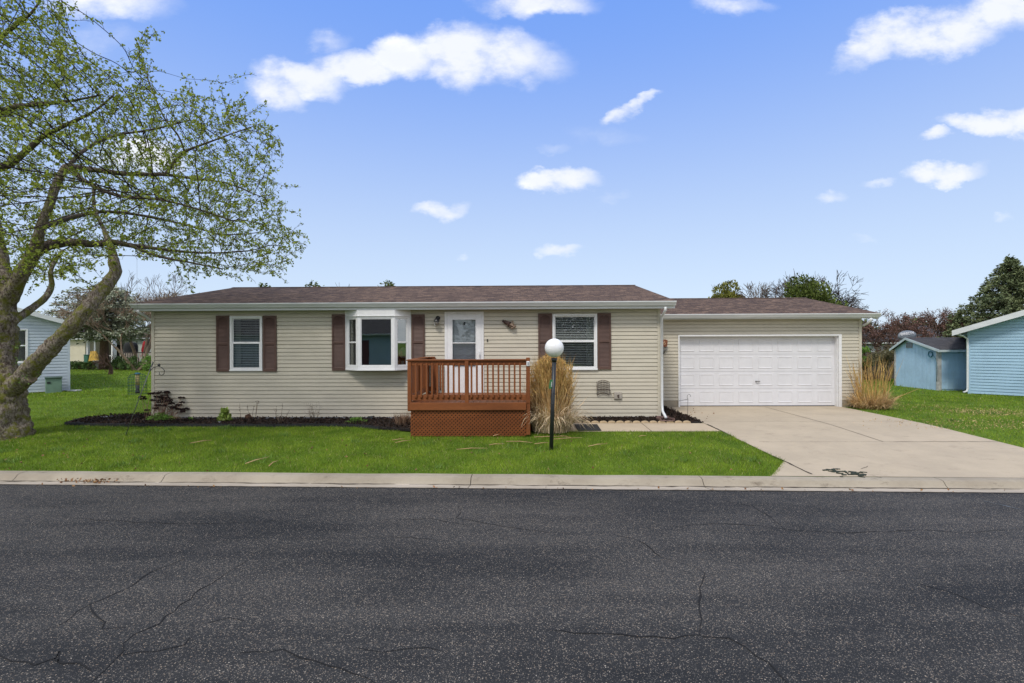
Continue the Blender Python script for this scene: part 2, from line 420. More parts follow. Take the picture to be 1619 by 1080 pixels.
# kerb with rolled face, cast in lengths
prof = [(0,-.30),(0,-.150),(-.03,-.138),(-.17,-.138),(-.22,-.150),(-.27,-.205),(-.31,-.232),(-.36,-.236),(-.64,-.194),(-.64,-.30)]
jx = [ST.U(px, -.2, 762) for px in (30, 262, 745, 1110, 1490)]
cuts = [-60, -40, -25] + jx + [ST.U(1560,-.2,762)+3.2, 25, 45, 80]
rr = random.Random(3)
for far in (0, 1):
    mb = MB()
    for a, b in zip(cuts[:-1], cuts[1:]):
        n = max(2, int((b-a)/.8)); P_ = prof if not far else [(-9.2 - d + .0, z) for d, z in prof]
        k = len(P_); vs = []
        for i in range(n+1):
            u = a+.006 + (b-a-.012)*i/n
            off = rr.uniform(-.006,.006) if 0 < i < n else 0
            sk = .05*((-1)**int(a*7)) if i in (0, n) else 0
            vs += [ST.w(u - d*sk*0 , d, z + (off if 0 < j < k-3 else 0)) for j, (d, z) in enumerate(P_)]
        for i in range(n):
            for j in range(k-1):
                mb.mi = 1 if j in (6,7) else 0
                mb.faces([vs[i*k+j], vs[i*k+j+1], vs[(i+1)*k+j+1], vs[(i+1)*k+j]], [(0,1,2,3)], False)
        mb.mi = 0
        mb.poly(vs[:k]); mb.poly(vs[n*k:(n+1)*k])
    tag(mb.build('kerb' if not far else 'far_kerb', [curbm, panm]), kind='structure')
# cracks in the kerb and in the asphalt, followed from the photograph
crackm = M('crack_dark', (.006,.006,.007), .95, .3, 30)
rr = random.Random(11)
def R_(px, py):
    r = ray(px, py); k = (-.196-HC)/r.z; return Vector((r.x*k, r.y*k, -.196))
mb = MB()
cr = [([(-20,1030),(20,1045),(60,1050),(85,1042),(150,1058)],.016),([(85,1042),(92,1032),(85,1048)],.012),
 ([(150,1075),(190,1030),(210,1002),(250,985),(320,930),(395,885)],.010),([(190,1035),(245,1030),(290,1018),(300,1010)],.010),([(380,1034),(400,1030),(450,1028),(475,1040),(500,1046),(560,1062),(600,1085)],.013),
 ([(60,1000),(100,985),(140,955),(200,930),(235,905),(300,880)],.008),([(140,955),(163,985),(165,992),(200,992)],.009),([(85,815),(130,820),(160,822),(235,826),(330,828),(420,824),(500,816)],.007),
 ([(870,998),(930,1000),(985,1004),(1010,1006),(1060,1008),(1108,1004)],.012),([(1108,1004),(1150,1010),(1180,1022),(1215,1050),(1250,1082)],.015),([(1108,1004),(1112,980),(1105,960),(1108,930),(1112,905),(1095,895)],.011),
 ([(1095,895),(1060,885),(1035,875),(1020,860),(1000,850),(970,845)],.008),([(725,792),(728,812),(722,818),(770,828),(820,836),(870,842)],.007),([(1060,832),(1120,828),(1200,830),(1250,838),(1330,842),(1410,840),(1470,838),(1530,842),(1619,836)],.009),
 ([(1140,790),(1190,800),(1215,815),(1240,835),(1262,840)],.007),([(600,822),(680,820),(740,830)],.006),([(0,795),(60,800),(130,802)],.006),([(580,848),(650,850),(720,856)],.006),
 ([(560,1025),(600,1030),(650,1022),(700,1028)],.006),([(1440,920),(1500,935),(1560,960),(1619,975)],.008),([(1300,905),(1350,900),(1400,912)],.006),([(330,985),(365,975),(385,980)],.006)]
for p, w in cr: strip(mb, [R_(*q) for q in p], w*1.35, -.196, .018, rr, True)
tag(mb.build('road_cracks', crackm), kind='structure')
mb = MB()  # dark brown strips along the gutter crease and the pan's road edge
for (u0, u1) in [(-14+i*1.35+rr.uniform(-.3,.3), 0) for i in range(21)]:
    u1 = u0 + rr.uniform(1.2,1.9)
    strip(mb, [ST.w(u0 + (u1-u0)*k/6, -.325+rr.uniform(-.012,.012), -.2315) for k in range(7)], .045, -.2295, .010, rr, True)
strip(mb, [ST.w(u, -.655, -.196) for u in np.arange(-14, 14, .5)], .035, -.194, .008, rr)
tag(mb.build('gutter_dark_strip', M('gutter_dark_strip_m', (.085,.068,.048), .95, .3, 12)), kind='structure')
# chalky scuff by the kerb on the right
mb = MB(); strip(mb, [R_(1556,792), R_(1590,800), R_(1640,812)], .035, -.195, .01, rr, True)
tag(mb.build('road_scuff', M('chalk_scuff', (.13,.15,.17), .9, .3, 20)), kind='structure')

# driveway
GD = 2.38
def hz(u, d, up=0):
    p = HF.w(u, d, 0); return Vector((u, d, gz(p.x, p.y) + up))
def hw(u, d, up=0):
    p = HF.w(u, d, 0); return Vector((p.x, p.y, gz(p.x, p.y) + up))
def dend(u):                               # depth (house frame) of the kerb's back edge at u
    d = -6
    for _ in range(12):
        p = HF.w(u, d, 0); d -= curbdist(p.x, p.y)
    return d
mb = MB(); n = 14
def du(px, py): q = G(px, py) - HF.o; return q.dot(HF.e), q.dot(HF.n)
DL, DR, DLF = du(1070,654)[0]-.02, du(1500,679.5)[0], du(1287,753)[0]
def dl(d): return DL + (DLF-DL)*min(max((GD-d)/7.4, 0), 1.05)
vs = []
for j in range(n+1):
    for i in range(9):
        u0_ = dl(GD + (dend(DL)-GD)*(1-j/n)); u = u0_ + (DR-u0_)*i/8
        e = dend(u)+.005; d = e + (GD+.3 - e)*j/n
        vs.append(hw(u, d, .012 if j else .008))
mb.faces(vs, [(j*9+i, j*9+i+1, (j+1)*9+i+1, (j+1)*9+i) for j in range(n) for i in range(8)])
a = G(1245,730); b = G(1219,753)
FA, FB = G(1245,730), G(1219,753); aa = du(1245,730)
mb.poly([hw(aa[0], aa[1], .012), hw(dl(aa[1])+.0, aa[1], .012), hw(dl(-5.2), dend(DLF)+.005, .008), Vector((b.x, 8.475-KS*b.x, -.142))])
mb.mi = 1
def dj(p, w=.012, jag=0): strip(mb, [Vector((q.x, q.y, gz(q.x,q.y)+.016)) for q in p], w, None, jag, rr)
J1, J2 = HF.hp(1290, 667)[1], None
d1 = du(1300, 667)[1]; d2 = du(1400, 699.5)[1]; um = du(1398, 700)[0]
def seg(u0, d0, u1, d1, n=12): return [hw(u0+(u1-u0)*i/n, d0+(d1-d0)*i/n) for i in range(n+1)]
dj(seg(dl(d1), d1, DR, d1), .008); dj(seg(dl(d2)+.3, d2, um+.2, d2), .007); dj(seg(um+.2, d2, DR, d2), .022, .004)
dj(seg(um, GD, um, d2), .014)
dj(seg(dl(-.9)+.01, -.9, dl(-2.2)+.01, -2.2), .03, .006); dj(seg(dl(-3.9), -3.9, dl(-5.1), dend(DLF)+.1), .03, .008)
dj([G(1375,752), G(1395,757)], .012, .01); dj([G(1362,743), G(1372,738)], .01, .01)
tag(mb.build('driveway', [drivem, seal]), kind='structure')

# walk in front of the right-hand bed
WF, WB = du(1000, 683)[1], du(1000, 670)[1]
mb = MB(); WL = du(915, 676)[0]-.5; n = 10
vs = [hw(WL + (dl(d)-.012-WL)*i/n, d, .012) for d in (WF, WB) for i in range(n+1)]
mb.faces(vs, [(i, i+1, n+2+i, n+1+i) for i in range(n)])
mb.mi = 1; ja = du(1022, 676)[0]
strip(mb, [hw(ja, WF, .016), hw(ja, WB, .016)], .014)
tag(mb.build('walkway', [walkm, seal]), kind='structure')

# planting beds
BL = [G(102.5,672), G(128,664), G(160,660.5), G(190,657.5), G(239,655.5), HF.w(HF.U(245), -.02, 0), HF.w(HF.U(700), -.02, 0), G(700,684), G(655,684), G(600,680), G(560,675.5), G(500,674.5), G(430,675.5), G(370,675.5), G(300,675), G(200,675), G(150,674.5)]
BR = [HF.w(.3,-.02,0), HF.w(3.70,-.02,0), HF.w(3.70,GD-.03,0), HF.w(DL-.02,GD-.03,0), HF.w(dl(WB)-.03, WB+.05, 0), HF.w(.3, WB+.05, 0)]
def inpoly(x, y, poly):
    x = np.asarray(x); y = np.asarray(y); r = np.zeros(x.shape, bool); n = len(poly); j = n-1
    for i in range(n):
        xi, yi, xj, yj = poly[i][0], poly[i][1], poly[j][0], poly[j][1]
        r ^= ((yi > y) != (yj > y)) & (x < (xj-xi)*(y-yi)/((yj-yi) or 1e-9) + xi); j = i
    return r
npr = np.random.default_rng(5)
def samplepoly(poly, n):
    xs = [p[0] for p in poly]; ys = [p[1] for p in poly]
    x = npr.uniform(min(xs), max(xs), n*6); y = npr.uniform(min(ys), max(ys), n*6)
    k = inpoly(x, y, poly); return x[k][:n], y[k][:n]
def bed(name, poly, h, n):
    mb = MB(); m = len(poly); cx = sum(p[0] for p in poly)/m; cy = sum(p[1] for p in poly)/m
    lo = [(p[0], p[1], -.01) for p in poly]; hi = [(p[0], p[1], h) for p in poly]
    mb.faces(lo+hi, [tuple(range(m, 2*m))] + [(i, (i+1) % m, m+(i+1) % m, m+i) for i in range(m)])
    tag(mb.build(name, mulchb), kind='structure')
    x, y = samplepoly(poly, n); z = npr.uniform(h, h+.035, len(x))
    q = npr.random(len(x)) < .03; x = x + q*npr.normal(0,.05,len(x)); y = y + q*npr.normal(0,.05,len(x))
    return np.stack([x,y,z],1)
c = np.concatenate([bed('planting_bed_soil', BL, .035, 9000), bed('corner_bed_soil', BR, .03, 9000)])
o = leafcards('bark_mulch', mulchm, c, npr.uniform(.03,.075,len(c)), npr, aspect=.6)
tag(o, 'dark shredded bark mulch in the planting beds along the house', 'mulch', kind='stuff')
# black plastic edging along the front of the left bed
t = thing('bed_edging', 'black plastic edging strip along the front of the long left mulch bed', 'garden edging', (BL[0][0], BL[0][1], 0))
mb = MB(); pth = [BL[2], BL[1], BL[0]] + BL[16:8:-1]
for a, b in zip(pth[:-1], pth[1:]):
    mb.beam((a[0],a[1],.025), (b[0],b[1],.025), .02, .075)
mb.build('edging_strip', matm, t, world=True)

# lawn blades
def lawn(n, x0, x1, s0, s1, hgt, wid, ymax=99):
    x = npr.uniform(x0, x1, n); s = npr.uniform(s0, s1, n); y = s - KS*x + 8.47
    k = (np.abs(x) < 1.2*y + .5) & (y < ymax)
    u = x*HF.e.x + (y-13.5)*HF.e.y; d = x*HF.n.x + (y-13.5)*HF.n.y
    wob = np.sin(u*9)*.02 + np.sin(d*13)*.02
    dlv = DL + (DLF-DL)*np.clip((GD-d)/7.4, 0, 1.05)
    k &= ~((u > dlv-.0+wob) & (u < DR-.02+wob) & (d < GD+1))
    fa = FA
    tri = (u > 3.2) & (inpoly(x, y, [(fa.x-.02, fa.y+.02), (6.,7.2), (FB.x-.03, 8.3-KS*FB.x)]))
    k &= ~tri
    k &= ~((u > WL) & (u < DLF) & (d > WF+.02+wob) & (d < .1)) & ~((d > -.03) & (d < 8.6) & (u > -9.75) & (u < 3.7)) & ~((d > GD-.05) & (d < 10) & (u > 3.4) & (u < 10.5))
    k &= ~inpoly(x, y, BL) & ~((u > -2.55) & (u < .12) & (d > -2.2) & (d < 0)) & ~((u>.0)&(u<1.3)&(d>-1.9)&(d<0))
    k &= s > .0 + .03*np.sin(x*11)*np.sin(x*3.3) + npr.normal(0,.02,len(s))
    return x[k], y[k]
b_ = b
X = []; Y = []; Hh = []; Ww = []
for n, x0, x1, s0, s1, h, w, ym in [(265000,-14.5,6.6,0,5.0,.052,.0065,99), (80000,-25,-9.5,4.6,16,.060,.011,22), (60000,-45,-9.5,10,32,.08,.026,45), (50000,9.8,19,1,11,.055,.010,99), (30000,10,34,9,28,.08,.022,99)]:
    x, y = lawn(n, x0, x1, s0, s1, h, w, ym)
    X.append(x); Y.append(y); Hh.append(np.full(len(x), h)); Ww.append(np.full(len(x), w))
X, Y, Hh, Ww = map(np.concatenate, (X, Y, Hh, Ww)); n = len(X)
Zg = -.15*(1 - np.clip((Y + KS*X - 8.47)/4.2, 0, 1))
pat = (np.sin(X*1.7+np.sin(Y*2.3)*1.4) + np.sin(Y*3.1+np.sin(X*.9)*2) + np.sin(X*5.1+Y*4.3)*.5)/2.5
pat2 = np.sin(X*13+np.sin(Y*11)*2)*np.sin(Y*17+np.sin(X*7)*2)
h = Hh*npr.uniform(.45,1.3,n)*(1 + .25*pat + .25*pat2)
a = npr.uniform(0, 2*PI, n); lean = npr.normal(0, .45, (n,2))*h[:,None]
p = np.stack([X, Y, Zg-.004], 1); side = np.stack([np.cos(a), np.sin(a), 0*a], 1)*(Ww/2)[:,None]
tip = p + np.stack([lean[:,0], lean[:,1], h], 1)
# scattered taller weeds in the front lawn
cxy = [lawn(1, -14, 6.4, .1, 4.6, 0, 0) for _ in range(60)]; cxy += [lawn(1, 9.8, 18, 1, 9, 0, 0) for _ in range(30)]
PX = []; 
for (x_, y_) in cxy:
    if len(x_) == 0: continue
    m = npr.integers(30,90); q = npr.normal(0, npr.uniform(.05,.14), (m,2)); xx = x_[0]+q[:,0]; y2 = y_[0]+q[:,1]; PX.append(np.stack([xx, y2, -.15*(1-np.clip((y2+KS*xx-8.47)/4.2,0,1))], 1))
PX = np.vstack(PX); m = len(PX); a2 = npr.uniform(0,2*PI,m); s2 = np.stack([np.cos(a2), np.sin(a2), 0*a2],1)*.007; t2 = PX + np.stack([npr.normal(0,.04,m), npr.normal(0,.04,m), npr.uniform(.05,.11,m)],1)
tag(npmesh('lawn_weeds', np.stack([PX-s2, PX+s2, t2],1).reshape(-1,3), 3, M('weed_leaves', (.16,.28,.04), .6, .2, 3, island=.8, trans=.2)), 'darker green weed tufts scattered through the lawn', 'weeds', kind='stuff')
k = npr.random(n) < .05; m = k.sum(); t3 = tip[k] + npr.normal(0,.02,(m,3))*[1,1,.2]
tag(npmesh('dry_blades', np.stack([(p-side)[k]+[0,0,.006], (p+side)[k]+[0,0,.006], t3],1).reshape(-1,3), 3, M('tan_blades', (.50,.43,.20), .7, .2, 3, island=.8, trans=.2)), 'pale tan dead blades mixed into the green lawn', 'dry grass', kind='stuff')
o = npmesh('lawn_grass', np.stack([p-side, p+side, tip], 1).reshape(-1,3), 3, lawnblade)
tag(o, 'short bright green lawn grass around the house', 'grass', kind='stuff')
print('blades', n)
# ================================================================ building helpers (local coordinates u, d, z)
CS = .1016
def wall_siding(mb, u0, u1, z0, z1, holes, d=0., phase=0., top=None, CS=CS, gr=.016):
    # Horizontal lap siding with a real groove under each course; holes = [(u0,u1,z0,z1)]; top(u) clips a gable
    zs = set([z0, z1])
    n = int((z1-z0)/CS)+1
    prof = [(0., -.014), (CS-gr-.0026, -.004), (CS-gr-.0011, .014), (CS-.0011, .014), (CS, -.014)]
    segs = []
    for i in range(n):
        b = z0 + i*CS
        for (za, da), (zb, db) in zip(prof[:-1], prof[1:]):
            A, B = b+za, b+zb
            if A >= z1: continue
            if B > z1: db = da + (db-da)*(z1-A)/(B-A); B = z1
            br = sorted(set([A, B] + [h for ho in holes for h in ho[2:4] if A < h < B]))
            for p, q in zip(br[:-1], br[1:]):
                t0 = (p-A)/(B-A); t1 = (q-A)/(B-A)
                segs.append((p, q, da+(db-da)*t0, da+(db-da)*t1))
    for p, q, dp, dq in segs:
        zm = (p+q)/2; iv = [(u0, u1)]
        if top:
            iv = top(zm)
        for (h0, h1, g0, g1) in holes:
            if g0 < zm < g1:
                nv = []
                for (a, b) in iv:
                    if h1 <= a or h0 >= b: nv.append((a,b)); continue
                    if h0 > a: nv.append((a, h0))
                    if h1 < b: nv.append((h1, b))
                iv = nv
        for a, b in iv:
            if b-a > .002: mb.faces([(a, d+dp, p), (b, d+dp, p), (b, d+dq, q), (a, d+dq, q)], [(0,1,2,3)])

def frame_rect(mb, u0, u1, z0, z1, w, da, db, wb=None, wt=None):     # four butted bars round a rectangle
    wb = wb or w; wt = wt or w
    mb.box(u0, u1, da, db, z0, z0+wb); mb.box(u0, u1, da, db, z1-wt, z1)
    mb.box(u0, u0+w, da, db, z0+wb, z1-wt); mb.box(u1-w, u1, da, db, z0+wb, z1-wt)

def blinds(mb, u0, u1, z0, z1, d, pitch=.045, tilt=.35):
    z = z0+.02
    while z < z1-.01:
        mb.obox(((u0+u1)/2, d, z), ((u1-u0)/2, 0, 0), (0, .020*math.cos(tilt), .020*math.sin(tilt)), (0, 0, .0012)); z += pitch
    for k in (.2,.8): mb.box(u0+(u1-u0)*k-.001, u0+(u1-u0)*k+.001, d-.004, d+.004, z0, z1)

def window(par, u0, u1, z0, z1, d, rail=.5, trim=.055, room=True, label=None, bl=True, cur=None, frm=None, name='window'):
    frm = frm or white
    mb = MB(); frame_rect(mb, u0, u1, z0, z1, trim, d-.032, d+.03)
    mb.box(u0-.01, u1+.01, d-.045, d-.033, z0-.012, z0+.03)
    f = mb.build(name, frm, par, bevel=.004)
    if label: f['label'] = label
    a, b, c, e = u0+trim, u1-trim, z0+trim, z1-trim
    zr = c + (e-c)*rail if rail else e
    mb = MB()
    if rail:
        frame_rect(mb, a+.002, b-.002, c+.002, zr+.018, .028, d-.018, d+.008)      # lower sash, proud
        frame_rect(mb, a+.002, b-.002, zr+.019, e-.002, .024, d+.006, d+.026)
        mb.box((a+b)/2-.035, (a+b)/2+.035, d-.022, d-.004, zr+.0185, zr+.03)
    else: frame_rect(mb, a+.002, b-.002, c+.002, e-.002, .02, d-.012, d+.012)
    mb.build('sash', frm, f)
    mb = MB()
    if rail:
        mb.poly([(a+.02, d-.005, c+.02), (b-.02, d-.005, c+.02), (b-.02, d-.005, zr), (a+.02, d-.005, zr)])
        mb.poly([(a+.02, d+.016, zr+.03), (b-.02, d+.016, zr+.03), (b-.02, d+.016, e-.02), (a+.02, d+.016, e-.02)])
    else: mb.poly([(a+.01, d, c+.01), (b-.01, d, c+.01), (b-.01, d, e-.01), (a+.01, d, e-.01)])
    mb.build('pane', glass, f)
    if bl:
        mb = MB(); blinds(mb, a, b, c, e, d+.06, tilt=.5); mb.build('blind', blind, f)
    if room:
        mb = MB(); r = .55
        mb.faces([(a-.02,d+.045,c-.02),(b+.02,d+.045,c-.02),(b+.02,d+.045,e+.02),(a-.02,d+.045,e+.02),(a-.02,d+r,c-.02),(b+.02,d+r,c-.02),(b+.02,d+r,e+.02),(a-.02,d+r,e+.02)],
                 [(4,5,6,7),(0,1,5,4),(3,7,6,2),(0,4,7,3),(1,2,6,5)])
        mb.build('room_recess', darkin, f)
    if cur:
        mb = MB(); k = 10
        x0, x1 = a + (b-a)*cur[0], a + (b-a)*cur[1]
        for i in range(k):
            p, q = x0+(x1-x0)*i/k, x0+(x1-x0)*(i+1)/k; s = .012*(-1)**i
            mb.poly([(p, d+.13+s, c), (q, d+.13-s, c), (q, d+.13-s, e), (p, d+.13+s, e)])
        mb.build('curtain', curtain, f)
    return f

def shutter(par, u0, u1, z0, z1, d=-.014):
    mb = MB(); b = .045; m = (z0+z1)/2
    mb.box(u0, u0+b, d-.034, d, z0, z1); mb.box(u1-b, u1, d-.034, d, z0, z1)
    for a, c in ((z0, z0+.075), (m-.03, m+.03)): mb.box(u0+b, u1-b, d-.034, d, a, c)
    # top rail cut to an arch, filled with short steps
    k = 10
    for i in range(k):
        x0 = u0+b+(u1-u0-2*b)*i/k; x1 = u0+b+(u1-u0-2*b)*(i+1)/k; t = abs((i+.5)/k*2-1)
        mb.box(x0, x1, d-.034, d, z1-.055-.055*t**2, z1)
    for a, c in ((z0+.075, m-.03), (m+.03, z1-.055)):
        z = a
        while z < c-.008:
            mb.faces([(u0+b, d-.024, z), (u1-b, d-.024, z), (u1-b, d-.008, min(z+.034,c)), (u0+b, d-.008, min(z+.034,c)), (u0+b,d-.008,z),(u1-b,d-.008,z)], [(0,1,2,3),(4,5,1,0)]); z += .034
    return mb.build('shutter', shut, par)

def gutter(mb, u0, u1, d, z1, h=.105, proj=.115):
    # K-style section; back against the fascia at depth d
    sec = [(d, z1), (d, z1-h), (d-.065, z1-h), (d-.075, z1-h+.02), (d-proj+.012, z1-.045), (d-proj, z1-.028), (d-proj, z1-.004), (d-proj+.012, z1-.004), (d-proj+.014, z1-.03), (d-.06, z1-h+.012), (d-.01, z1-h+.012), (d-.01, z1)]
    mb.extrude(sec, u0, u1)

def gable_roof(par, u0, u1, de, ze, dr, zr, db, mat, thick=.05, name='roof', lip=.04):
    # slabs from the front eave (de, ze) over the ridge (dr, zr) to the back eave db; d is depth
    mb = MB(); zb = ze; n = 24
    for k, (a, za, b, zb_) in enumerate(((de-lip, ze - lip*(zr-ze)/(dr-de), dr, zr), (db, ze, dr, zr))):
        x = [u0+(u1-u0)*i/n for i in range(n+1)]
        mb.faces([(u0,a,za),(u1,a,za),(u1,b,zb_),(u0,b,zb_),(u0,a,za-thick),(u1,a,za-thick),(u1,b,zb_-thick-.002),(u0,b,zb_-thick-.002)],
                 [(0,1,2,3),(0,4,5,1),(0,3,7,4),(1,5,6,2),(4,7,6,5)])
    for (a,za,b,zb_) in ((dr-.14, zr+.014-.14*(zr-ze)/(dr-de), dr, zr+.018),(dr+.14, zr+.014-.14*(zr-ze)/(dr-de), dr, zr+.018)):
        mb.faces([(u0-.005,a,za),(u1+.005,a,za),(u1+.005,b,zb_),(u0-.005,b,zb_)], [(0,1,2,3)])
    return mb.build(name, mat, par)

# ================================================================ main house
U, Z = HF.U, HF.Z
hs = thing('ranch_house', 'long beige single storey house with brown shutters and bay window', 'house', HF.o, HF.a)
ul, ur = U(240), U(1044.3)
zb = Z(700, 659); ez = Z(640, 489, -.3)+.0            # underside of eaves
wt = ez + .02
wins = {}
def rect(x0, x1, y0, y1, d=0.): return (U(x0,d,(y0+y1)/2), U(x1,d,(y0+y1)/2), Z((x0+x1)/2,y1,d), Z((x0+x1)/2,y0,d))
W1 = rect(364.5, 415.5, 500, 586); W2 = rect(873.5, 944, 496.5, 584.5)
BY = rect(546.4, 650, 489.5, 587); DO = rect(703.4, 765, 492.8, 620)
holes = [(r[0]+.02, r[1]-.02, r[2]+.02, r[3]-.02) for r in (W1, W2, BY, DO)]
mb = MB(); wall_siding(mb, ul+.08, ur-.08, zb, wt, holes)
mb.box(ul, ul+.08, -.024, .05, zb-.01, wt); mb.box(ur-.08, ur, -.024, .05, zb-.01, wt)     # corner posts
# other walls
mb.poly([(ul,.05,zb),(ul,8.55,zb),(ul,8.55,wt),(ul,.05,wt)]); mb.poly([(ur,.05,zb),(ur,8.55,zb),(ur,8.55,wt),(ur,.05,wt)]); mb.poly([(ul,8.55,zb),(ur,8.55,zb),(ur,8.55,wt),(ul,8.55,wt)])
for x in (ul, ur): mb.poly([(x,0,wt),(x,4.3,wt+.9),(x,8.55,wt)])
wallo = mb.build('wall', siding, hs, recalc=False)
mb = MB()
for a, b, zz in ((U(330), U(620), zb+3*CS), ): pass
mb = MB(); mb.box(ul+.01, ur-.01, -.004, .06, -.02, zb); mb.build('skirting', skirtm, hs)
# roof, eaves, gutter
ue0, ue1 = U(209,-.36,483), U(1068,-.36,476)
dr = 4.3; ztop = Z(640,477.6,-.45)           # top lip of the gutter
zr = Z(690, 453, dr)
gable_roof(hs, ue0, ue1, -.34, ztop+.015, dr, zr, 8.95, roofm, .045)
mb = MB(); mb.box(ue0+.02, ue1-.02, -.335, -.31, ez-.012, ztop-.035)
mb.box(ue0+.02, ue1-.02, -.309, -.02, ez-.004, ez+.008)
# rake boards on both ends
sl = (zr-ztop-.015)/(dr+.34)
for x0, x1 in ((ue0+.0, ue0+.019), (ue1-.019, ue1-.0)):
    za = ztop+.015-.05; mb.faces([(x,y,z) for x in (x0,x1) for y, z in ((-.31,za+.01-.16),(-.31,za+.005),(dr,zr-.055),(dr,zr-.055-.16))], [(0,1,2,3),(7,6,5,4),(0,4,5,1),(2,6,7,3),(1,5,6,2),(0,3,7,4)])
mb.build('fascia', gutterm, hs)
mb = MB(); gutter(mb, ue0, ue1, -.337, ztop, .115, .12); gt = mb.build('gutter', gutterm, hs)
def downspout(par, pts, w=.065, t=.05, name='downspout', mat=None):
    mb = MB(); mb.tube(pts, w*.55, 8, smooth=True)
    return mb.build(name, mat or gutterm, par)
gd = -.39
downspout(hs, [(U(217,gd,490), gd, ez), (U(219,gd,494), gd, ez-.05), (U(228,-.2,499), -.2, ez-.12), (ul-.045,-.04,Z(236,505,-.04)), (ul-.05,.1,Z(236,508,0)), (ul-.05,.16,Z(236,508,0)-.05), (ul-.05,.16,.05)])
xr = U(1046.3,-.06)
dsr = downspout(hs, [(U(1052,gd,480), gd, ez+.02), (U(1052,gd,487), gd, ez-.06), (U(1048.5,-.2,494), -.2, ez-.16), (xr, -.06, ez-.25), (xr, -.06, Z(1049,620,-.06)), (xr, -.06, Z(1049,640,-.06)), (U(1047.5,-.12,646), -.12, .22), (U(1053,-.45,659), -.45, .10)])
# windows and shutters
window(hs, *W1, -.012, label='narrow double-hung window with slatted blind at the left end', cur=(0,.2))
window(hs, *W2, -.012, label='wide double-hung window with slatted blind at the right end', rail=.5, cur=(.8,1.))
for a, b, y0, y1 in ((342,363,499,587.5),(416.2,437,499,587.5),(525,545.8,497,586),(651,671.5,497,585),(851,872.7,495.5,584.5),(944.8,966,495,584)):
    shutter(hs, U(a,-.03,543), U(b,-.03,543), Z((a+b)/2,y1,-.03), Z((a+b)/2,y0,-.03))
# bay window: three faces standing out from the wall
pj = .33
bu0, bu1 = BY[0], BY[1]; cu0, cu1 = U(565.5,-pj), U(624,-pj)
bz0, bz1 = Z(598,586,-.2), ez-.006
wz0, wz1 = Z(594,581.5,-pj), Z(594,500,-pj)
bay = None; mb = MB()
def pris(mb, pts, z0, z1):
    n = len(pts); mb.faces([(x,y,z0) for x,y in pts] + [(x,y,z1) for x,y in pts], [tuple(range(n)), tuple(reversed(range(n,2*n)))] + [(i,(i+1)%n,n+(i+1)%n,n+i) for i in range(n)])
out = [(bu0+.03,.03),(bu0+.03,-.02),(cu0,-pj),(cu1,-pj),(bu1-.03,-.02),(bu1-.03,.03)]
def grow(k): return [(bu0+.03-k,.03),(bu0+.03-k,-.02-k*.3),(cu0-k*.4,-pj-k),(cu1+k*.4,-pj-k),(bu1-.03+k,-.02-k*.3),(bu1-.03+k,.03)]
pris(mb, grow(.0), bz0+.04, wz0-.005); pris(mb, grow(.035), bz0+.005, bz0+.04); pris(mb, grow(.012), wz1+.012, bz1); pris(mb, grow(.03), wz1-.004, wz1+.02)
# wall flange round the bay
mb.box(bu0-.0, bu0+.028, -.03, .0, bz0+.0, bz1-.01); mb.box(bu1-.028, bu1, -.03, .0, bz0+.0, bz1-.01)
bay = mb.build('bay_window', white, hs, bevel=.003)
bay['label'] = 'white three-sided bay window between brown shutters'
def baypane(a, b, rail):
    a = Vector((a[0],a[1],0)); b = Vector((b[0],b[1],0)); e = (b-a).normalized(); L = (b-a).length; n = Vector((-e.y, e.x, 0))
    def q(u, d, z): v_ = a + e*u + n*d; return (v_.x, v_.y, z)
    def bx(mb, u0,u1,d0,d1,z0,z1):
        v = [q(u,d,z) for z in (z0,z1) for d in (d0,d1) for u in (u0,u1)]
        mb.faces(v, [(0,2,3,1),(4,5,7,6),(0,1,5,4),(2,6,7,3),(0,4,6,2),(1,3,7,5)])
    z0, z1 = wz0-.005, wz1-.004; t = .075
    mb = MB()
    for u0,u1,za,zb_ in ((0,L,z0,z0+.05),(0,L,z1-.05,z1),(0,t,z0+.05,z1-.05),(L-t,L,z0+.05,z1-.05)): bx(mb,u0,u1,0,.06,za,zb_)
    g = .0
    for u0,u1,za,zb_ in ((t,L-t,z0+.05,z0+.075),(t,L-t,z1-.072,z1-.05),(t,t+.02,z0+.075,z1-.072),(L-t-.02,L-t,z0+.075,z1-.072)): bx(mb,u0,u1,.012,.045,za,zb_)
    if rail:
        zm = (z0+z1)/2; bx(mb, t+.02, L-t-.02, .008, .04, zm-.018, zm+.018)
    mb.build('sash', white, bay)
    mb = MB(); mb.poly([q(t,.03,z0+.05), q(L-t,.03,z0+.05), q(L-t,.03,z1-.05), q(t,.03,z1-.05)]); mb.build('pane', glassbay, bay)
baypane(out[1], out[2], True); baypane(out[2], out[3], False); baypane(out[3], out[4], True)
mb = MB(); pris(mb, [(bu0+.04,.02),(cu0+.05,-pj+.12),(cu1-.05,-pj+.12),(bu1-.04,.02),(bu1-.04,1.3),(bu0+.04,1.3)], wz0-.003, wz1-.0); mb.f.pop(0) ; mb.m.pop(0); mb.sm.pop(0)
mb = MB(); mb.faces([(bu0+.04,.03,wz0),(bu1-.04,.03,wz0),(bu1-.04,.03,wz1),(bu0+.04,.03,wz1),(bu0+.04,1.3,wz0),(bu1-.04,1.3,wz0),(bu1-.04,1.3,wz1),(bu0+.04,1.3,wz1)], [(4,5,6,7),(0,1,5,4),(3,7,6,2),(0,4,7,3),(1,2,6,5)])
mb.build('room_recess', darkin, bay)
mb = MB(); k = 8
for i in range(k):
    x0, x1 = bu0+.09, bu0+.25; p = x0+(x1-x0)*i/k; q = x0+(x1-x0)*(i+1)/k; s = .012*(-1)**i
    mb.poly([(p,.06+s,wz0),(q,.06-s,wz0),(q,.06-s,wz1),(p,.06+s,wz1)])
mb.build('curtain', curtain, bay)
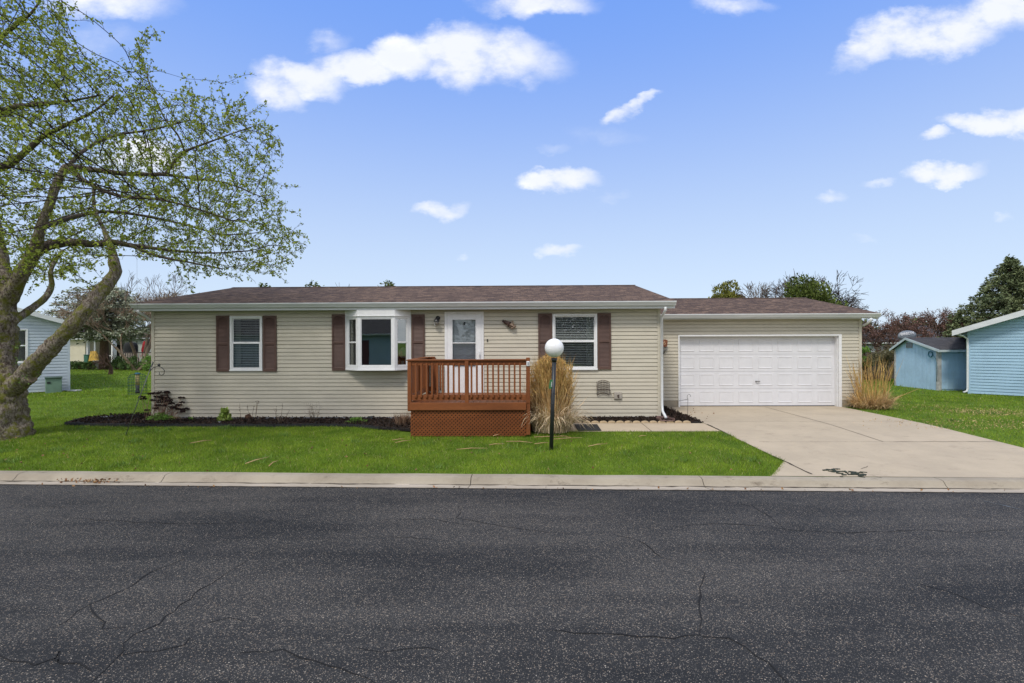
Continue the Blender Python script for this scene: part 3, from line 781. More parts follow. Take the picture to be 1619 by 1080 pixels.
# a round pale chair back shows through the right flank of the bay
mb = MB(); c = (U(638,.35,558), .35, Z(638,558,.35)); 
mb.lathe((0,0,0), [(.001,-.02),(.11,-.02),(.13,0),(.11,.02),(.001,.02)], 24)
mb.v = [(c[0]+x, c[1]+z, c[2]+y*1.15) for x,y,z in mb.v]
tag(mb.build('round_chair_back', M('pale_chair', (.42,.42,.40), .8, .2, 3)), 'pale round chair back standing inside behind the bay window', 'chair').matrix_world = worldmat(hs)

# front door with its storm door
d0, d1, dz0, dz1 = DO
mb = MB(); t_ = .085
mb.box(d0, d0+t_*.75, -.035, .10, dz0, dz1); mb.box(d1-t_*.75, d1, -.035, .10, dz0, dz1); mb.box(d0+t_*.75, d1-t_*.75, -.035, .10, dz1-t_*.7, dz1)
mb.box(d0, d1, -.045, .12, dz0-.03, dz0-.002)
mb.build('door_frame', white, hs, bevel=.003)
s0, s1, sz0, sz1 = d0+.066, d1-.066, dz0+.004, dz1-.062
g0, g1 = U(715.5,-.03), U(752,-.03); gz0, gzm, gz1 = Z(733,580,-.03), Z(733,542.3,-.03), Z(733,505.5,-.03)
mb = MB()
mb.box(s0, g0, -.028, .004, sz0, sz1); mb.box(g1, s1, -.028, .004, sz0, sz1); mb.box(g0, g1, -.028, .004, gz1, sz1); mb.box(g0, g1, -.028, .004, sz0, gz0)
mb.box(g0, g1, -.026, .002, gzm-.012, gzm+.012)
mb.box(g0-.02, g1+.02, -.034, -.0285, gz0-.02, gz0); mb.box(g0-.02, g1+.02, -.034, -.0285, gz1, gz1+.015)
mb.box(g0-.02, g0, -.034, -.0285, gz0, gz1); mb.box(g1, g1+.02, -.034, -.0285, gz0, gz1)
sd = mb.build('storm_door', white, hs, bevel=.003)
mb = MB(); mb.box(g0, g1, -.012, -.010, gzm+.012, gz1); mb.build('pane', glassdoor, sd)
mb = MB(); mb.box(g0, g1, -.012, -.010, gz0, gzm-.012); mb.build('screen', screenm, sd)
mb = MB(); hx = U(758,-.06); hzz = Z(758,560,-.06)
mb.box(hx-.012, hx+.012, -.045, -.028, hzz-.09, hzz+.09); mb.tube([(hx,-.045,hzz+.05),(hx,-.085,hzz+.045),(hx,-.085,hzz-.045),(hx,-.045,hzz-.05)], .009, 8)
mb.build('handle', white, sd)
# panelled inner door
mb = MB(); y = .06
mb.box(s0, s1, y, y+.04, dz0, sz1)
dm = (s0+s1)/2; pw = (s1-s0)*.5-.13
for sx in (-1, 1):
    for za, zb_ in ((gz1-.20, gz1-.04), (gzm+.05-.22, gz1-.28), (dz0+.25, gzm-.32)):
        x0 = dm+sx*.05 if sx > 0 else dm-.05-pw; x1 = x0+pw
        frame_rect(mb, x0, x1, za, zb_, .016, y-.009, y-.0003); mb.box(x0+.04, x1-.04, y-.007, y-.0004, za+.04, zb_-.04)
mb.build('front_door', M('door_paint', (.66,.67,.68), .5, .05, 3), hs, bevel=.003)
mb = MB(); bx = U(734.5,.03); bz = Z(734.5,511,.03)
mb.tube([(bx,.045,bz-.05),(bx,.03,bz-.01),(bx,.04,bz+.03)], [.006,.03,.022], 8)
o = mb.build('door_knocker', black, hs)
# wall lantern left of the door
lx, lz = U(691.5,-.1), Z(691.5,508,-.1)
mb = MB(); mb.lathe((0,0,0), [(.001,0),(.062,0),(.055,.02),(.02,.03),(.001,.03)], 16)
mb.v = [(lx+.005+x, -.014-z, lz+.085+y) for x,y,z in mb.v]
mb.tube([(lx+.005,-.04,lz+.085),(lx,-.10,lz+.10),(lx-.01,-.13,lz+.07)], .012, 8)
mb.lathe((lx-.012,-.14,lz-.02), [(.02,.1),(.045,.085),(.075,.02),(.078,.012),(.06,.012)], 14)
wl = mb.build('wall_lantern', black, hs)
mb = MB(); mb.lathe((lx-.012,-.14,lz-.10), [(.012,0),(.045,.012),(.058,.05),(.055,.09)], 14); mb.build('lantern_glass', M('smoky_glass', (.22,.20,.17), .2, .1, 5), wl)
mb = MB(); mb.tube([(lx-.06,-.09,lz+.0),(lx-.06,-.09,lz-.13)], .022, 8); mb.build('motion_sensor', white, wl)
mb = MB(); x = U(770.8,-.02); z = Z(770.8,538.2,-.02); mb.box(x-.013, x+.013, -.034, -.012, z-.035, z+.035); mb.build('doorbell', black, hs, bevel=.004)
# hose tap outlet box
x0, x1 = U(970.3,-.03), U(983,-.03); z0, z1 = Z(976,631,-.03), Z(976,619.6,-.03)
mb = MB(); mb.box(x0, x1, -.06, -.015, z0, z1); ob = mb.build('outlet_box', M('beige_box', (.42,.38,.32), .6, .1, 6), hs, bevel=.012)
mb = MB(); x = (x0+x1)/2; z = (z0+z1)/2-.01; mb.tube([(x,-.06,z),(x,-.10,z),(x,-.115,z-.04)], .016, 8); mb.tube([(x-.03,-.10,z+.025),(x+.03,-.10,z+.025)], .009, 6); mb.tube([(x,-.10,z),(x,-.10,z+.04)], .008, 6); mb.build('tap', hoserust, ob)

# things hung on the wall
def onwall(px, py, d=-.02): return HF.w(U(px,d,py), d, Z(px,py,d))
c = onwall(806, 513); t = thing('wall_ornament', 'brown woven cornucopia ornament hung on the siding right of the front door', 'ornament', c, HF.a)
mb = MB(); mb.tube([(-.19,-.03,.10),(-.13,-.04,.07),(-.06,-.05,.03),(.0,-.06,0)], [.03,.045,.06,.085], 10, noise=.12); mb.build('horn', hoserust, t)
mb = MB(); rr = random.Random(2)
for i in range(26):
    a = rr.uniform(0,2*PI); r = rr.uniform(0,.10); q = Vector((.05+math.cos(a)*r*1.1, -.05-rr.uniform(0,.05), -.02+math.sin(a)*r)); s = rr.uniform(.018,.034)
    mb.lathe(q, [(.001,-s),(s*.8,-s*.6),(s,0),(s*.8,s*.6),(.001,s)], 7)
mb.build('dried_flowers', M('dried_blooms', (.42,.32,.24), .85, .3, 30, c2=(.09,.05,.03)), t)
# wire hose hanger
a0 = HF.hp(944,625,-.05); a1 = HF.hp(965,601,-.05)
t = thing('hose_hanger', 'rusty brown wire hose hanger with arched top on the siding', 'hose hanger', HF.w(a0[0], -.05, a0[2]), HF.a)
w_, h_ = a1[0]-a0[0], a1[2]-a0[2]; w_ -= .03
mb = MB()
def topz(f): return h_*(.86+.14*math.sin(PI*f))
def botz(f): return h_*(.0+.16*math.sin(PI*f))
for k in range(9):
    f = k/8; mb.tube([(w_*f,0,botz(f)),(w_*f,.0,topz(f))], .007 if k in (0,8) else .0045, 5)
for g in (1, .85, .7, .55, .42): mb.tube([(w_*k/12, 0, topz(k/12)*g) for k in range(13)], .007 if g in (1,.55) else .004, 5)
mb.tube([(w_*k/12, 0, botz(k/12)) for k in range(13)], .01, 5)
for k in range(9):
    f = k/8; mb.tube([(w_*f,0,h_*.42),(w_*f,-.12,h_*.36)], .005, 5)
mb.tube([(w_*k/12, -.12, h_*.36+ (0)) for k in range(13)], .006, 5)
mb.tube([(w_,0,h_*.35),(w_+.03,-.06,h_*.3),(w_+.03,-.08,0)], .007, 5)
mb.build('wire_rack', hoserust, t)

# ================================================================ garage
gd_ = GD
GU = lambda px, py=590: HF.U(px, gd_, py)
GZ = lambda py, px=1200: HF.Z(px, py, gd_)
ga = thing('attached_garage', 'beige attached garage with wide white panelled door', 'garage', HF.w(0, 0, 0), HF.a)
gr = GU(1362); gl = ur+.01; gzb = GZ(632.5, 1350); gw = .03
D0, D1 = GU(1072), GU(1330); DT = GZ(529)
ge = HF.Z(1220, 503.5, gd_-.3)
mb = MB(); wall_siding(mb, gl-.3, gr-.08, gzb, ge+.03, [(D0+.01, D1-.01, -1, DT-.01)], d=gd_)
mb.box(gr-.08, gr, gd_-.024, gd_+.05, gzb-.01, ge+.02)
mb.poly([(gr,gd_+.05,gzb),(gr,gd_+7.3,gzb),(gr,gd_+7.3,ge),(gr,gd_+.05,ge)]); mb.poly([(gr,gd_,ge),(gr,gd_+3.65,ge+.75),(gr,gd_+7.3,ge)])
mb.poly([(gl,gd_+7.3,gzb),(gr,gd_+7.3,gzb),(gr,gd_+7.3,ge),(gl,gd_+7.3,ge)])
mb.build('wall', siding, ga, recalc=False)
mb = MB(); mb.box(gl-.3, D0-.01, gd_-.004, gd_+.10, -.05, gzb-.003); mb.build('foundation', concrete, ga); mb = MB(); mb.box(D1+.01, gr, gd_-.004, gd_+.10, -.05, gzb-.003); mb.build('foundation', concrete, ga)
# door trim and jambs
mb = MB(); tw = .085
mb.box(D0-.0, D0+tw*.5, gd_-.04, gd_+.02, .0, DT); mb.box(D1-tw, D1, gd_-.04, gd_+.02, .0, DT); mb.box(D0+tw*.5, D1-tw, gd_-.04, gd_+.02, DT-.05, DT)
mb.box(D0+.005, D0+.03, gd_+.021, gd_+.22, .01, DT-.02); mb.box(D1-.11, D1-.085, gd_+.021, gd_+.22, .01, DT-.02); mb.box(D0+.03, D1-.11, gd_+.021, gd_+.22, DT-.075, DT-.051)
mb.build('door_trim', white, ga, bevel=.004)
gp0, gp1 = D0+.03, D1-.11; gpt = DT-.076; H4 = (gpt-.035)/4
py_ = gd_+.16
mb = MB(); mb.box(gp0, gp1, py_+.03, py_+.05, .012, gpt)
W8 = (gp1-gp0)/8
for r in range(4):
    z0 = .035 + r*H4; z1 = z0+H4-.006
    mb.box(gp0, gp1, py_+.006, py_+.03, z0, z1)
    for c_ in range(8):
        x0 = gp0+W8*c_+.075; x1 = gp0+W8*(c_+1)-.075; a_, b_2 = z0+.085, z1-.075
        # moulded raised panel: slope out, slope in, field
        def ringf(k0, y0, k1, y1):
            A = [(x0+k0,y0,a_+k0),(x1-k0,y0,a_+k0),(x1-k0,y0,b_2-k0),(x0+k0,y0,b_2-k0)]; B = [(x0+k1,y1,a_+k1),(x1-k1,y1,a_+k1),(x1-k1,y1,b_2-k1),(x0+k1,y1,b_2-k1)]
            mb.faces(A+B, [(0,1,5,4),(1,2,6,5),(2,3,7,6),(3,0,4,7)])
        ringf(0, py_+.0055, .012, py_-.006); ringf(.012, py_-.006, .022, py_-.005); ringf(.022, py_-.005, .04, py_+.004)
        mb.poly([(x0+.04,py_+.004,a_+.04),(x1-.04,py_+.004,a_+.04),(x1-.04,py_+.004,b_2-.04),(x0+.04,py_+.004,b_2-.04)])
mb.box(gp0+.01, gp0+.045, py_-.004, py_+.0055, .05, gpt-.05) if False else None
gdo = mb.build('garage_door', doorwhite, ga)
mb = MB(); hx = HF.U(1196,py_,603); hz_ = HF.Z(1196,603,py_)
mb.tube([(hx-.02,py_,hz_),(hx-.02,py_-.03,hz_)], .018, 8); mb.beam((hx-.03,py_-.04,hz_+.002),(hx+.09,py_-.045,hz_+.005), .02, .022); mb.build('handle', steel, gdo)
mb = MB(); mb.box(gp0, gp1, py_-.002, py_+.045, .004, .030); mb.build('weather_seal', matm, gdo)
# roof
grr = gd_+3.65; gzt = HF.Z(1220, 495.7, gd_-.43); gzr = HF.Z(1200, 471.6, grr)
gu0, gu1 = ur-.25, HF.U(1391, gd_-.36, 496)
gable_roof(ga, gu0, gu1, gd_-.32, gzt+.012, grr, gzr, gd_+7.6, roofm, .045)
mb = MB(); mb.box(ur+.02, gu1-.02, gd_-.315, gd_-.29, ge-.012, gzt-.03); mb.box(ur+.02, gu1-.02, gd_-.289, gd_-.02, ge-.004, ge+.008)
for x0, x1 in ((gu1-.019, gu1-.0),):
    za = gzt-.04; mb.faces([(x,y,z) for x in (x0,x1) for y, z in ((gd_-.29,za-.15),(gd_-.29,za+.003),(grr,gzr-.058),(grr,gzr-.055-.16))], [(0,1,2,3),(7,6,5,4),(0,4,5,1),(2,6,7,3),(1,5,6,2),(0,3,7,4)])
mb.build('fascia', gutterm, ga)
mb = MB(); gutter(mb, ur+.03, gu1, gd_-.317, gzt, .115, .12); mb.build('gutter', gutterm, ga)
gg = gd_-.37
downspout(ga, [(HF.U(1377,gg,500), gg, ge), (HF.U(1377,gg,503), gg, ge-.08), (HF.U(1373,gg+.1,509), gg+.12, ge-.15), (gr+.05,gd_-.04,ge-.21), (gr+.05,gd_+.1,ge-.23), (gr+.05,gd_+.16,ge-.3), (gr+.05,gd_+.16,.05)])
# house number plaque on the garage wall behind the downspout
c = HF.w(HF.U(1050.8,gd_-.03,543), gd_-.03, HF.Z(1050,543,gd_-.03))
t = thing('number_plaque', 'copper house number plaque above a small wire basket beside the downspout', 'number plaque', c, HF.a)
mb = MB(); mb.prism([(-.10,-.09),(.02,-.115),(.075,-.09),(.085,0),(.095,.095),(.03,.12),(-.10,.115)], 0, .02); pl = mb.build('plate', copper, t, bevel=.004)
def text(s, size, mat, parent, loc, rot, ext=.004, name='lettering'):
    cu = bpy.data.curves.new('lettering', 'FONT'); cu.body = s; cu.size = size; cu.extrude = ext; cu.align_x = 'CENTER'; cu.align_y = 'CENTER'; cu.offset = size*.012
    tmp = bpy.data.objects.new('tmp_text', cu); C.objects.link(tmp); bpy.context.view_layer.update()
    me = bpy.data.meshes.new_from_object(tmp.evaluated_get(bpy.context.evaluated_depsgraph_get())); bpy.data.objects.remove(tmp)
    me.materials.clear(); me.materials.append(mat); o = bpy.data.objects.new(name, me); C.objects.link(o)
    o.parent = parent; o.location = loc; o.rotation_euler = rot; return o
text('6', .17, M('copper_light', (.62,.36,.20), .5, .1, 9), pl, (-.005,-.006,.01), (PI/2,0,0), name='numeral')
mb = MB()
for k in range(7): a = -.09+.18*k/6*.92; mb.tube([(a,-.01,-.10),(a,-.05,-.16),(-.06+a*.25,-.02,-.33)], .005, 5)
for z in (-.13,-.17,-.22,-.27): s = 1-(abs(z)-.12)/.28; mb.tube([(-.06+(x)*s+(.06*s if 0 else 0),-.045*s,z) for x in (-.06,.0,.06,.12,.155)], .005, 5)
mb.build('wire_basket', steel, t)
# splash block under the right downspout
c = HF.w(U(1051,-.5,664), -.5, .03); t = thing('splash_block', 'terracotta coloured splash tray under the right downspout', 'splash block', c, HF.a)
mb = MB(); mb.obox((-.0,-.04,.025),(.16,0,0),(0,.22,-.02),(0,0,.008))
mb.obox((-.165,-.04,.05),(.012,0,0),(0,.22,-.02),(0,0,.035)); mb.obox((.165,-.04,.05),(.012,0,0),(0,.22,-.02),(0,0,.035)); mb.obox((0,.19,.065),(.153,0,0),(0,.012,0),(0,0,.035))
mb.build('tray', splashm, t, bevel=.006)
# scalloped edging pieces
lab = 'small tan scalloped edging stone between the walk and the right mulch bed'
x = WL+.55; proto = None; sw = .20
while x < DL-.15:
    if proto is None:
        mb = MB(); pts = [(-sw/2+.004,0)] + [(-(sw/2-.004)*math.cos(PI*k/8), .02+.045*math.sin(PI*k/8)) for k in range(9)] + [(sw/2-.004,0)]
        mb.prism(pts, -.022, .022); proto = mb.build('edging_stone', scallop, None, bevel=.004); o = proto
    else: o = proto.copy(); C.objects.link(o)
    tag(o, lab, 'edging stone', 'scalloped edging stones along the front walk')
    o.location = hw(x, WB+.03, .006); o.rotation_euler = (random.uniform(-.06,.06), 0, HF.a+random.uniform(-.03,.03)); x += sw+.006
# ================================================================ deck
DF = -2.25
du0, du1 = HF.U(644.2,DF,600), HF.U(838,DF,600)
zrail = HF.Z(740,568.3,DF); zfl = HF.Z(740,636.5,DF); zrim = HF.Z(740,648,DF)
dk = thing('front_porch_deck', 'reddish brown stained wooden porch deck with railing before the front door', 'deck', HF.o, HF.a)
PW = .085
def post(u, d, z0, z1, name='post', w=PW):
    mb = MB(); mb.box(u, u+w, d, d+w, z0, z1); return mb.build(name, deckv, dk, bevel=.006)
cap = zrail-.028
post(du0, DF-.01, zrim-.03, cap); p_r = post(du1-PW, DF-.01, .0, zrail+.035)
um0, um1 = HF.U(735,DF,600), HF.U(741.2,DF,600)
post(um0, DF-.03, zfl-.0, cap)
post(du0+.01, -.16, zfl, cap); post(du0+.0, DF/2, zfl, cap)
# cap rails and sub rails
mb = MB(); mb.box(du0-.02, du1-PW-.001, DF-.035, DF+.11, cap+.0005, zrail); mb.box(du0-.02, du0+.12, DF+.111, -.03, cap+.0005, zrail)
ub = HF.U(687,-.16,568)
mb.box(du0+.121, ub+.0, -.17, -.03, cap+.0005, zrail+.001); mb.build('cap_rail', deckm, dk, bevel=.005)
mb = MB(); sr0, sr1 = cap-.105, cap-.001; br0, br1 = HF.Z(740,633,DF), HF.Z(740,624.5,DF)
for a, b_2 in ((du0+PW+.001, um0-.001), (um1+.001, du1-PW-.001)):
    mb.box(a, b_2, DF+.012, DF+.05, sr0, sr1); mb.box(a, b_2, DF+.012, DF+.05, br0, br1)
mb.box(du0+.03, du0+.065, DF+.09, -.17, sr0, sr1); mb.box(du0+.03, du0+.065, DF+.09, -.17, br0, br1)
mb.box(du0+PW+.02, ub, -.14, -.10, sr0, sr1); mb.box(du0+PW+.02, ub, -.14, -.10, br0, br1)
mb.build('rail_board', deckm, dk, bevel=.004)
post(ub-.06, -.16, zfl, cap)
# balusters with cut ends, fixed on the street side of the rail boards
zb0, zb1 = HF.Z(740,630.5,DF), HF.Z(740,574,DF)
def bal(u, d, ax='u', proto=[None]):
    if proto[0] is None:
        mb = MB(); s = .019
        mb.faces([(-s,-s,0.03),(s,-s,.03),(s,s,0),(-s,s,0),(-s,-s,zb1-zb0-.02),(s,-s,zb1-zb0-.02),(s,s,zb1-zb0),(-s,s,zb1-zb0)], [(0,1,2,3),(4,5,6,7),(0,4,5,1),(1,5,6,2),(2,6,7,3),(3,7,4,0)])
        o = mb.build('baluster', deckv, dk); proto[0] = o
    else: o = proto[0].copy(); C.objects.link(o)
    o.location = (u, d, zb0)
    if ax == 'd': o.rotation_euler = (0,0,-PI/2)
    o.parent = dk; return o
for k in range(9): bal(HF.U(657.5+8.53*k,DF), DF-.009)
for k in range(10): bal(HF.U(745.4+8.52*k,DF), DF-.009)
d = DF+.22
while d < -.22:
    if abs(d-DF/2-.04) > .07: bal(du0+.01, d, 'd')
    d += .118
for k in range(3): bal(du0+.17+.115*k, -.16)
# floor boards, rim, lattice
mb = MB(); x = du0+.02
while x < du1-.02:
    mb.box(x, min(x+.137, du1-.0), DF-.01, -.06, zfl-.035, zfl); x += .143
mb.build('floor_boards', deckm, dk, bevel=.003)
mb = MB(); e0 = du0+.055
mb.box(e0, du1-PW-.002, DF-.055, DF-.0135, zrim, zfl-.0); mb.box(e0, e0+.04, DF-.013, -.04, zrim, zfl-.04); mb.box(du1-.04, du1, DF+.09, -.04, zrim, zfl-.04)
mb.box(e0+.045, du1-PW-.004, DF-.0, DF+.035, zrim-.0, zfl-.04)
mb.build('rim_board', deckm, dk, bevel=.004)
mb = MB(); zl0, zl1 = -.03, zrim-.002; x0, x1 = HF.U(648.5,DF), du1-PW-.002; L = x1-x0; Hh_ = zl1-zl0
def lattice(mb, x0, x1, z0, z1, y, fn=lambda x,y,z:(x,y,z)):
    sp = .083; w = .033
    for sgn, dy in ((1, 0), (-1, .008)):
        k = -int((z1-z0)/sp)-2
        while x0 + k*sp < x1 + (z1-z0) + sp:
            # line x = c + sgn*(z-z0), clipped to the rectangle
            c_ = x0 + k*sp + (0 if sgn > 0 else 0); k += 1
            pts = []
            poly = [(c_-w*.7, z0), (c_+w*.7, z0), (c_+w*.7+sgn*(z1-z0), z1), (c_-w*.7+sgn*(z1-z0), z1)]
            # clip in x
            for lim, keep in ((x0, 1), (x1, -1)):
                q = []
                for i in range(len(poly)):
                    a, b_3 = poly[i], poly[(i+1) % len(poly)]; ia = (a[0]-lim)*keep >= 0; ib = (b_3[0]-lim)*keep >= 0
                    if ia: q.append(a)
                    if ia != ib:
                        t_2 = (lim-a[0])/(b_3[0]-a[0]); q.append((lim, a[1]+(b_3[1]-a[1])*t_2))
                poly = q
                if len(poly) < 3: break
            if len(poly) < 3: continue
            n = len(poly)
            mb.faces([fn(x,y+dy,z) for x,z in poly] + [fn(x,y+dy+.0075,z) for x,z in poly], [tuple(range(n)), tuple(reversed(range(n,2*n)))] + [(i,(i+1)%n,n+(i+1)%n,n+i) for i in range(n)])
lattice(mb, x0, x1, zl0, zl1, DF+.0)
lattice(mb, DF+.05, -.05, zl0, zl1, 0, lambda x,y,z: (x0+.0+y, x, z))
mb.build('lattice_skirt', deckm, dk)
mb = MB(); mb.box(x0+.03, x1-.01, DF+.12, DF+.14, -.02, zl1-.02); mb.box(x0+.03, x0+.05, DF+.15, -.05, -.02, zl1-.02); mb.build('under_deck_shade', darkin, dk)  # near-black sheets behind the lattice, painted shade for the space under the deck
# thermometer on the right post
mb = MB(); x = du1-PW/2; z = HF.Z(834,575,DF); mb.box(x-.035, x+.035, DF-.03, DF-.0105, z-.055, z+.055); th = mb.build('thermometer', white, dk, bevel=.012)
mb = MB(); mb.box(x-.012, x+.018, DF-.032, DF-.0305, z-.035, z+.035); mb.build('dial', M('dial_grey', (.35,.38,.42), .4), th)

# steps going down on the right
sp_ = thing('porch_steps', 'brown wooden steps going down from the right side of the porch deck', 'steps', HF.o, HF.a)
s_d0, s_d1 = -1.55, -.35; sx = du1+.002; nst = 3; rise = (zfl)/(nst+1)
for k in range(nst):
    mb = MB(); z = zfl-rise*(k+1); mb.box(sx+.27*k, sx+.27*k+.30, s_d0, s_d1, z-.035, z); mb.build('tread', deckm, sp_, bevel=.004)
for dd in (s_d0-.045, s_d1+.005):
    mb = MB(); mb.prism([(sx, -.02), (sx+.27*nst+.08, -.02), (sx+.27*nst+.04, rise*.8), (sx, zfl-rise*.1)], dd, dd+.04); mb.build('stringer', deckm, sp_)
mb = MB()
for k in range(nst+1):
    z = zfl-rise*k; mb.box(sx+.27*k-.02 if k else sx, sx+.27*k+.0 if k else sx+.02, s_d0+.0, s_d1-.0, max(z-rise-.001,-.02), z-.037)
mb.build('riser', deckm, sp_)
px1 = HF.U(901,s_d0,640); zp = HF.Z(898,604.5,s_d0)
mb = MB(); mb.box(px1-.09, px1, s_d0-.14, s_d0-.05, -.02, zp); mb.build('post', deckv, sp_, bevel=.005)
mb = MB(); mb.beam((sx+.02, s_d0-.09, zfl+.1), (px1-.05, s_d0-.09, .25), .035, .09); mb.build('hand_rail', deckm, sp_)
# terracotta board at the foot of the steps
# rubber mat
c = G(932, 677.5); t = thing('door_mat', 'black rubber mat on the walk at the foot of the porch steps', 'mat', (c.x, c.y, gz(c.x,c.y)+.012), HF.a)
a = HF.hp(915,682,0); 
m0, m1 = G(914,682.4), G(951,682.4); m2 = G(944,672.5); m3 = G(908,672.5)
mb = MB(); q = [Vector((p.x, p.y, gz(p.x,p.y)+.0165)) for p in (m0,m1,m2,m3)]; mb.faces([p for p in q]+[p+Vector((0,0,.012)) for p in q], [(0,1,2,3),(4,5,6,7),(0,1,5,4),(1,2,6,5),(2,3,7,6),(3,0,4,7)])
mb.build('mat', matm, t, world=True)

# ================================================================ globe lamp
b0 = G(871,711.5); dY = b0.y
top = P(876.3, 566, dY); gc = P(876.3, 550.2, dY)
t = thing('lamp_post', 'leaning black lamp post with white globe in the front lawn', 'lamp post', b0)
mb = MB(); mb.tube([b0-Vector((0,0,.15)), b0.lerp(top,.97)], .040, 16); mb.tube([b0.lerp(top,.96), b0.lerp(top,1.)], [.05,.062], 16); mb.tube([b0.lerp(top,.5), b0.lerp(top,.51)], .043, 16)
mb.tube([b0.lerp(top,.62)+Vector((0,-.04,0)), b0.lerp(top,.62)+Vector((0,-.05,0))], .008, 6)
mb.build('post', black, t, world=True)
gr_ = .186
mb = MB(); n = 24; mb.lathe(gc, [(max(.001, gr_*math.sin(PI*i/n)), -gr_*math.cos(PI*i/n)) for i in range(n+1)], 40); mb.build('globe', globem, t, world=True)
sc_ = (P(870,599,dY-.05)-P(870,588,dY-.05)).length
tc = P(870.8, 609-1.5, dY-.05)
mb = MB(); mb.obox(tc, (.030,.012,0), (0,.003,0), (.012,0,.088)); tg = mb.build('tag', greentag, t, world=True, bevel=.003)
mb = MB(); rr = random.Random(4)
for k in range(5): mb.obox(tc+Vector((.010+.004*k*.3,-.012,-.04+.02*k)), (.012*rr.uniform(.6,1),.004,0), (0,.0015,0), (.001,0,.007))
mb.build('tag_print', white, tg, world=True) if False else mb.build('tag_print', white, t, world=True)

# ================================================================ dry ornamental grasses
def drygrass(name, label, base, spec, mat_by):
    t = thing(name, label, 'ornamental grass', base, 0, None); rng = random.Random(int(base[0]*100))
    for pname, mt, n, rad, L0, L1, lean0, lean1, droop, w, sq in spec:
        V = []
        for i in range(n):
            a = rng.uniform(0, 2*PI); r = rad*math.sqrt(rng.random()); L = rng.uniform(L0, L1)
            p = Vector((math.cos(a)*r, math.sin(a)*r*sq, 0)); b_a = a + rng.gauss(0,.5)
            dirn = Vector((math.cos(b_a)*rng.uniform(lean0, lean1), math.sin(b_a)*rng.uniform(lean0, lean1)*sq, 1)).normalized()
            dr_ = rng.uniform(.3,1)*droop; k = 5; pts = [p.copy()]
            for j in range(k):
                p = p + dirn*(L/k); dirn = (dirn + Vector((math.cos(b_a)*dr_*.45, math.sin(b_a)*dr_*.45*sq, -dr_*(.25+.25*j))) + Vector((rng.gauss(0,.085),rng.gauss(0,.085),0))).normalized()
                if p.z < .01: p.z = .01
                pts.append(p.copy())
            ph = rng.uniform(0, PI); s = Vector((math.cos(ph), math.sin(ph), 0)); ww = w*rng.uniform(.5,1.3)
            for j in range(k):
                f0 = 1-.12*j; f1 = 1-.12*(j+1) if j < k-1 else .05
                a0, a1 = pts[j], pts[j+1]
                V += [a0-s*ww*f0, a0+s*ww*f0, a1+s*ww*f1, a1-s*ww*f1]
        npmesh(pname, [tuple(v) for v in V], 4, mt, t)
    return t
b1 = G(873, 686); b1 = Vector((b1.x, b1.y+.22, 0))
gt_ = drygrass('dry_ornamental_grass', 'tall dry tan ornamental grass clump between the porch deck and the lamp post', b1,
  [('stalks', strawg, 420, .32, 1.32, 1.86, 0., .10, .02, .0085, .8), ('plume_blades', strawg, 420, .34, 1.1, 1.55, .02, .15, .05, .008, .8), ('blades', straw, 420, .36, .8, 1.35, .04, .22, .22, .010, .9), ('drooping_blades', strawp, 520, .44, .45, 1.05, .10, .42, .75, .011, .95), ('broken_blades', strawp, 200, .42, .7, 1.1, .1, .5, 1.3, .010, .9)], None)
V = npr.normal(size=(5200,3)); rr_ = npr.random(5200)
pp = np.stack([npr.normal(0,.24,5200).clip(-.46,.46), npr.normal(0,.18,5200), 1.08+.70*npr.random(5200)], 1); pp[:,2] -= np.abs(pp[:,0])*.75
leafcards('plumes', strawg, pp, npr.uniform(.05,.12,len(pp)), npr, parent=gt_, dirs=np.tile([0,0,1.],(len(pp),1)), spread=.35, aspect=.16)
b2 = G(1387, 648)
g2 = drygrass('dry_ornamental_grass', 'short dry ornamental grass clump with sparse upright stalks at the right garage corner', b2 + Vector((0,.25,0)),
  [('stalks', strawg, 150, .42, 1.1, 1.75, 0., .28, .03, .0085, .7), ('blades', straw, 520, .42, .35, .75, .2, .8, .4, .009, .8), ('drooping_blades', straw, 620, .40, .3, .7, .4, 1.2, .7, .009, .9)], None)
mb = MB(); q0 = b2 + Vector((.35,.2,.12)); q1 = P(1454, 614, b2.y+.9)
mb.tube([q0, q0.lerp(q1,.5)+Vector((0,0,.03)), q1], [.012,.009,.004], 5); mb.build('long_bent_stalk', strawg, g2, world=True)

# small dry clump and plants in the left bed
def clump(name, label, base, n, h, rad, mat, w=.004, lean=.4, seg=4, cat='plant', group=None):
    t = thing(name, label, cat, base, 0, group); rng = random.Random(int(base[0]*77)); V = []
    for i in range(n):
        a = rng.uniform(0,2*PI); r = rad*rng.random(); p = Vector((math.cos(a)*r, math.sin(a)*r, 0)); L = h*rng.uniform(.6,1.1)
        q = p + Vector((math.cos(a)*lean*L*rng.uniform(.2,1), math.sin(a)*lean*L*rng.uniform(.2,1), L)); s = Vector((math.cos(a*3), math.sin(a*3), 0))*w
        m_ = p.lerp(q,.5)+Vector((rng.gauss(0,.01),rng.gauss(0,.01),.02)); V += [p-s, p+s, m_+s*.9, m_-s*.9, m_-s*.9, m_+s*.9, q+s*.3, q-s*.3]
    npmesh('stems', [tuple(v) for v in V], 4, mat, t); return t
clump('dry_stubble_clump', 'clipped brown stubble clump beside the left foot of the porch deck', G(637,674)+Vector((0,0,.03)), 260, .30, .17, M('stubble', (.30,.19,.12), .8, .2, 8, island=.8), .004, .5)
